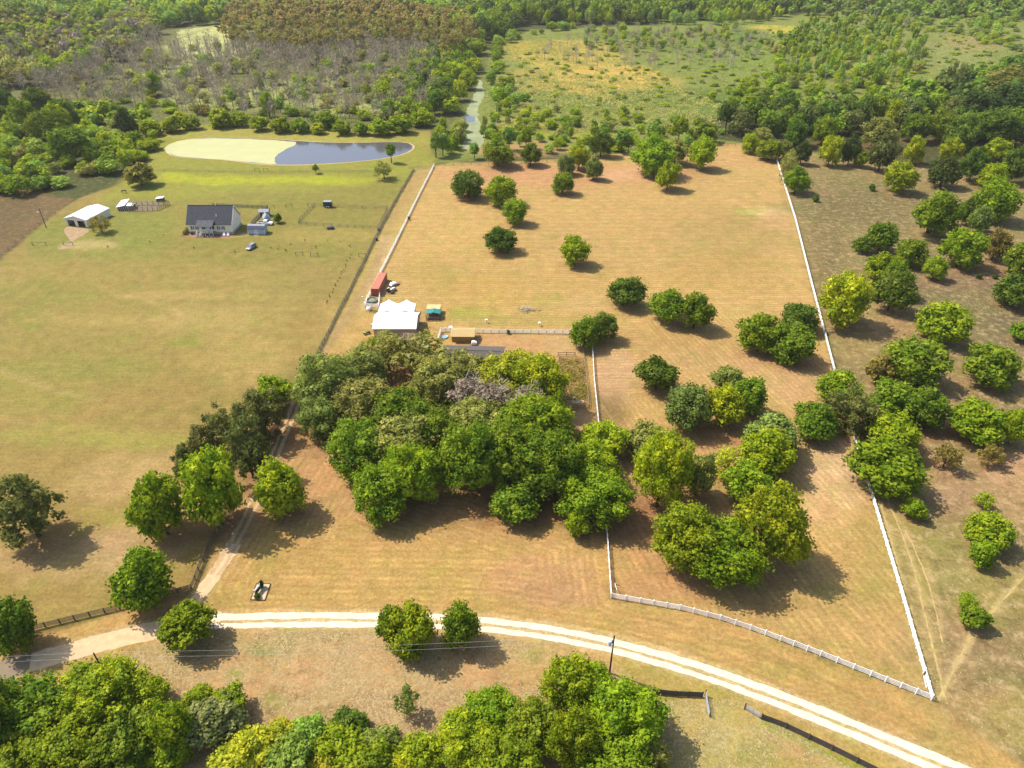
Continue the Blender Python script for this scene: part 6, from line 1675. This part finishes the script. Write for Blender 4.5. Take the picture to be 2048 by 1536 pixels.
# small outbuilding corner and paving seen through the oaks
flat('yard_path', closed(W([(778,788),(796,778),(850,790),(846,808),(800,800)]), 1), 'sand', .01, 'pale path glimpsed under the oaks', .4)
simple('red_plastic', (.62, .03, .03), 0.4, 0.05, 2)
c = thing('red_wagon', 'small red wagon half hidden under the mossy oak', 'wagon', at(794, 776), .4)
MB().box(-.7, -.4, .35, .7, .4, .8).build('tub', 'red_plastic', c)
for x in (-.5, .5):
    for s_ in (-1, 1): wheel(c, x, s_ * .42, .2, .1)
MB().beam((.7, 0, .5), (1.4, 0, 1.0), .04, .04).build('handle', 'dark_steel', c)
# things on the yard grass
for px, py, lab in [(973, 646, 'left white bird feeder on a pole behind the yard fence'), (1079, 652, 'right white bird feeder on a pole behind the yard fence')]:
    c = thing('bird_feeder', lab, 'feeder', at(px, py))
    MB().tube((0, 0, 0), (0, 0, .8), .05, .05, 6).build('pole', 'old_wood', c); MB().box(-.3, -.25, .8, .3, .25, 1.1).build('box', 'white_paint', c); MB().prism([(-.4, 1.1), (.4, 1.1), (0, 1.35)], -.33, .33).build('roof', 'white_paint', c)
c = thing('brush_pile', 'heap of cut branches and stones on the paddock grass', 'brush pile', at(1052, 620))
r_ = random.Random(4); m_ = MB()
for i in range(46):
    x, y, z = r_.gauss(0, 1.3), r_.gauss(0, .8), r_.uniform(.05, .7); an = r_.uniform(0, 3.14); L_ = r_.uniform(.4, 1.3)
    m_.tube((x - math.cos(an) * L_, y - math.sin(an) * L_, z), (x + math.cos(an) * L_, y + math.sin(an) * L_, z + r_.uniform(-.2, .5)), .05, .03, 5)
tag(m_.build('branches', 'bark_bleached', c), kind='stuff')
m_ = MB()
for i in range(12): m_.ball((r_.gauss(0, 1.4), r_.gauss(0, .8), .15), r_.uniform(.2, .5), r_.uniform(.2, .4), r_.uniform(.15, .35), 7, 5)
m_.build('stones', 'pen_sand', c)
c = thing('hand_tractor', 'green and yellow garden machine left of the white barn', 'garden machine', at(735, 668), .5)
simple('machine_green', (.03, .12, .04), 0.5, 0.1, 2); simple('machine_yellow', (.55, .40, .03), 0.5, 0.1, 2)
loft([(-.6, .3, .25, .4, .7), (.2, .32, .28, .35, .9), (.9, .25, .2, .4, .75)], 'hood', 'machine_green', c)
MB().box(-1.0, -.3, .5, -.6, .3, .7).box(-1.1, -.28, .7, -.98, .28, 1.1).build('seat', 'machine_yellow', c)
for x in (-.8, .6):
    for s_ in (-1, 1): wheel(c, x, s_ * .42, .32 if x < 0 else .22, .2)
c = thing('wheelbarrow', 'blue-grey barrow at the left wall of the white barn', 'barrow', at(745, 652), 1.0)
MB().prism([(-.6, .75), (.5, .75), (.3, .35), (-.35, .35)], -.35, .35).build('tray', 'galvanised', c)
for s_ in (-1, 1): MB().beam((-.9, s_ * .3, .7), (.6, s_ * .15, .3), .04, .04).build('handle', 'old_wood', c); MB().beam((-.3, s_ * .28, .4), (-.3, s_ * .28, 0), .04, .04).build('leg', 'dark_steel', c)
wheel(c, .75, 0, .2, .1)
# dark cut-outs along the fences: evergreen bushes and a stump
for px, py, h_, lab in [(818, 440, 1.5, 'dark little evergreen on the left white fence line'), (1017, 668, 1.4, 'dark little evergreen in front of the yard fence')]:
    s_ = thing('small_evergreen', lab, 'shrub', at(px, py)); put_crown(s_, 'far', 'k', (0, 0, h_ * .5), (h_ * .4, h_ * .4, h_ * .5)); 
for px, py, lab in [(754, 481, 'dark barrel at the bend of the lane fence'), (757.5, 462, 'dark barrel at the corner of the wire pen')]:
    c = thing('barrel', lab, 'barrel', at(px, py)); MB().tube((0, 0, 0), (0, 0, 1.1), .42, .42, 12).build('drum', 'trailer_black', c); MB().tube((0, 0, 1.1), (0, 0, 1.14), .36, .36, 12).build('lid', 'dark_steel', c)

# ------------------------------------------------------------------ horse
def horse(px, py, ang, label):
    t_ = thing('horse', label, 'horse', at(px, py), ang)
    me = bpy.data.meshes.new('body')
    J = [((-.75,0,1.32),.27),((-.35,0,1.25),.30),((.15,0,1.22),.31),((.6,0,1.28),.26),((.85,0,1.20),.18),((1.1,0,.90),.13),((1.28,0,.58),.11),((1.36,0,.38),.12),((1.42,0,.16),.07),
         ((-.80,.17,1.0),.17),((-.68,.18,.72),.10),((-.88,.18,.46),.065),((-.84,.18,.1),.05),((-.78,.18,.02),.065),
         ((-.80,-.17,1.0),.17),((-.58,-.18,.72),.10),((-.78,-.18,.46),.065),((-.72,-.18,.1),.05),((-.66,-.18,.02),.065),
         ((.62,.16,.95),.13),((.64,.17,.5),.07),((.62,.17,.1),.045),((.66,.17,.02),.06),
         ((.62,-.16,.95),.13),((.76,-.17,.52),.07),((.80,-.17,.1),.045),((.84,-.17,.02),.06),
         ((-1.0,0,1.25),.08),((-1.1,0,.9),.07),((-1.12,0,.55),.05)]
    E = [(0,1),(1,2),(2,3),(3,4),(4,5),(5,6),(6,7),(7,8),(0,9),(9,10),(10,11),(11,12),(12,13),(0,14),(14,15),(15,16),(16,17),(17,18),(3,19),(19,20),(20,21),(21,22),(3,23),(23,24),(24,25),(25,26),(0,27),(27,28),(28,29)]
    me.from_pydata([j[0] for j in J], E, []); me.materials.append(MATS['horse_coat'])
    o = bpy.data.objects.new('body', me); COL.objects.link(o); o.parent = t_
    sk = o.modifiers.new('skin', 'SKIN'); ly = me.skin_vertices[0] if len(me.skin_vertices) else None
    if ly is None:
        me.attributes  # skin layer comes with the modifier below
    for i, j in enumerate(J):
        me.skin_vertices[0].data[i].radius = (j[1], j[1] * (.8 if i < 4 else 1))
    me.skin_vertices[0].data[0].use_root = True
    sb = o.modifiers.new('smooth', 'SUBSURF'); sb.levels = 1; sb.render_levels = 1
    for s_ in (-1, 1): MB().prism([(1.18, .68), (1.26, .66), (1.2, .84)], s_ * .06 - .02, s_ * .06 + .02).build('ear', 'horse_mane', t_)
    MB().prism([(.72, 1.45), (1.2, .78), (1.1, .72), (.66, 1.3)], -.03, .03).build('mane', 'horse_mane', t_)
simple('horse_coat', (.06, .028, .016), 0.6, 0.15, 2); simple('horse_mane', (.015, .01, .008), 0.9, 0.1, 2)
try:
    horse(249, 386, 3.2, 'dark brown horse grazing on the lawn above the coop')
except Exception as e:
    print('horse', e)

# ------------------------------------------------------------------ planter with sign
simple('timber_edge', (.17, .10, .065), 0.9, 0.2, 3)
simple('bed_gravel', A(236, 206, 168, .68), 0.95, 0.16, 3)
PB = W([(501,1200),(530,1201),(541,1168),(513,1168)])
cb_ = (PB[0] + PB[2]) / 2
c = thing('planter_bed', 'timber edged gravel bed with a white sign and two small evergreens', 'planter', cb_)
q = [p - cb_ for p in PB]
for i in range(4): MB().beam(q[i] + Vector((0, 0, .12)), q[(i+1) % 4] + Vector((0, 0, .12)), .11, .22).build('edge_timber', 'timber_edge', c)
MB().prism([(p.x, p.y) for p in q], .0, .10, 'z').build('gravel_fill', 'bed_gravel', c)
sgn = thing('yard_sign', 'narrow white board sign standing in the planter bed', 'sign', at(517, 1186), 1.25)
MB().box(-.75, -.05, .3, .75, .05, 1.55).build('board', 'white_paint', sgn); MB().box(-.6, -.065, .5, .6, -.052, 1.2).build('face_panel', 'black_shutter', sgn)
for x in (-.8, .8): MB().box(x - .06, -.06, 0, x + .06, .06, 1.75).build('post', 'white_paint', sgn)
for px, py, r_, h_, lab, lf in [(516, 1196, .62, 1.1, 'round clipped evergreen at the near end of the planter bed', 'd'), (524.5, 1176, .55, 1.9, 'pointed dark evergreen at the far end of the planter bed', 'k')]:
    s_ = thing('small_evergreen', lab, 'shrub', at(px, py)); put_crown(s_, 'small', lf, (0, 0, h_ * .55), (r_, r_, h_ * .55))
tag(flat('sand_patch', closed([p + cb_ for p in [(q[1] + q[2]) / 2 * .55 + Vector((math.cos(k) * .55, math.sin(k) * .7, 0)) for k in [i * .785 for i in range(8)]]], 1), 'sand', .105, 'round sandy patch in the planter bed'), kind='structure')

# ------------------------------------------------------------------ utility poles and wires
simple('pole_wood', (.055, .038, .028), 0.95, 0.2, 3)
simple('wire_grey', (.34, .33, .32), 0.5, 0.05, 1)
simple('transformer_grey', (.62, .63, .65), 0.4, 0.05, 2)
def pole(px, py, h_, label, transformer=False, lamp=False, pt=None):
    p = pt or at(px, py); t_ = thing('utility_pole', label, 'utility pole', p)
    MB().tube((0, 0, 0), (0, 0, h_), .16, .11, 10).build('post', 'pole_wood', t_)
    MB().tube((0, 0, h_), (0, 0, h_ + .25), .05, .04, 8).build('insulator', 'transformer_grey', t_)
    if transformer:
        MB().tube((-.62, -.15, h_ - 2.2), (-.62, -.15, h_ - 1.2), .34, .34, 14).ball((-.62, -.15, h_ - 1.2), .34, .34, .12, 14, 6).build('transformer', 'transformer_grey', t_)
        MB().tube((-.62, -.15, h_ - 1.1), (-.62, -.15, h_ - .75), .06, .04, 8).build('bushing', 'transformer_grey', t_)
        MB().box(-.3, -.1, h_ - 2.0, -.05, .1, h_ - 1.4).build('bracket', 'dark_steel', t_)
        MB().tube((-.12, -.24, h_ - 3.2), (-.12, -.24, h_ - 2.7), .12, .12, 10).build('fuse_box', 'transformer_grey', t_)
    if lamp:
        MB().beam((0, 0, h_ - 1.6), (-.9, 0, h_ - 1.4), .06, .06).build('arm', 'galvanised', t_); MB().ball((-1.0, 0, h_ - 1.5), .3, .2, .14, 10, 6).build('lamp_head', 'white_paint', t_)
    return p + Vector((0, 0, h_))
pR = pole(1219, 1346, 10, 'dark utility pole with a grey transformer beside the gravel road', True)
# foot found from its top at px 187, 1306
t0 = at(187, 1306, 10); pL = pole(0, 0, 10, 'utility pole rising from the lower left wood', pt=Vector((t0.x, t0.y, 0)))
pole(93, 456, 8, 'lone leaning pole with a white lamp left of the garage', lamp=True)
d_ = (pR - pL)
def wire(a_, b2_, sag, z, label):
    P = [a_ + (b2_ - a_) * (i / 24) + Vector((0, 0, z - 4 * sag * (i / 24) * (1 - i / 24))) for i in range(25)]
    m_ = MB()
    for u, v in zip(P[:-1], P[1:]): m_.tube(u, v, .013, .013, 5, False)
    tag(m_.build('power_line', 'wire_grey', None), label, 'wire')
wire(pL, pR, .9, .25, 'upper power line between the two roadside poles')
wire(pL, pR, .9, -1.1, 'lower power line between the two roadside poles')
pO = pL - d_ * .8 + Vector((0, 0, 0))
wire(pO, pL, .6, .25, 'upper power line running off the left edge'); wire(pO, pL, .6, -1.1, 'lower power line running off the left edge')
pole(0, 0, 10, 'next utility pole beyond the left edge', pt=Vector((pO.x, pO.y, 0)))

finish_ground()

# ------------------------------------------------------------------ air
hm = bpy.data.materials.new('haze_air'); hm.use_nodes = True
hn = hm.node_tree; hn.nodes.clear()
ho = hn.nodes.new('ShaderNodeOutputMaterial'); hv = hn.nodes.new('ShaderNodeVolumePrincipled')
hv.inputs['Color'].default_value = (1.0, .97, .92, 1); hv.inputs['Density'].default_value = 0.00006; hv.inputs['Anisotropy'].default_value = 0.2
hn.links.new(hv.outputs[0], ho.inputs['Volume'])
tag(MB().box(-4300, -100, -1, 4300, 6400, 112).build('haze', hm, None), kind='stuff')
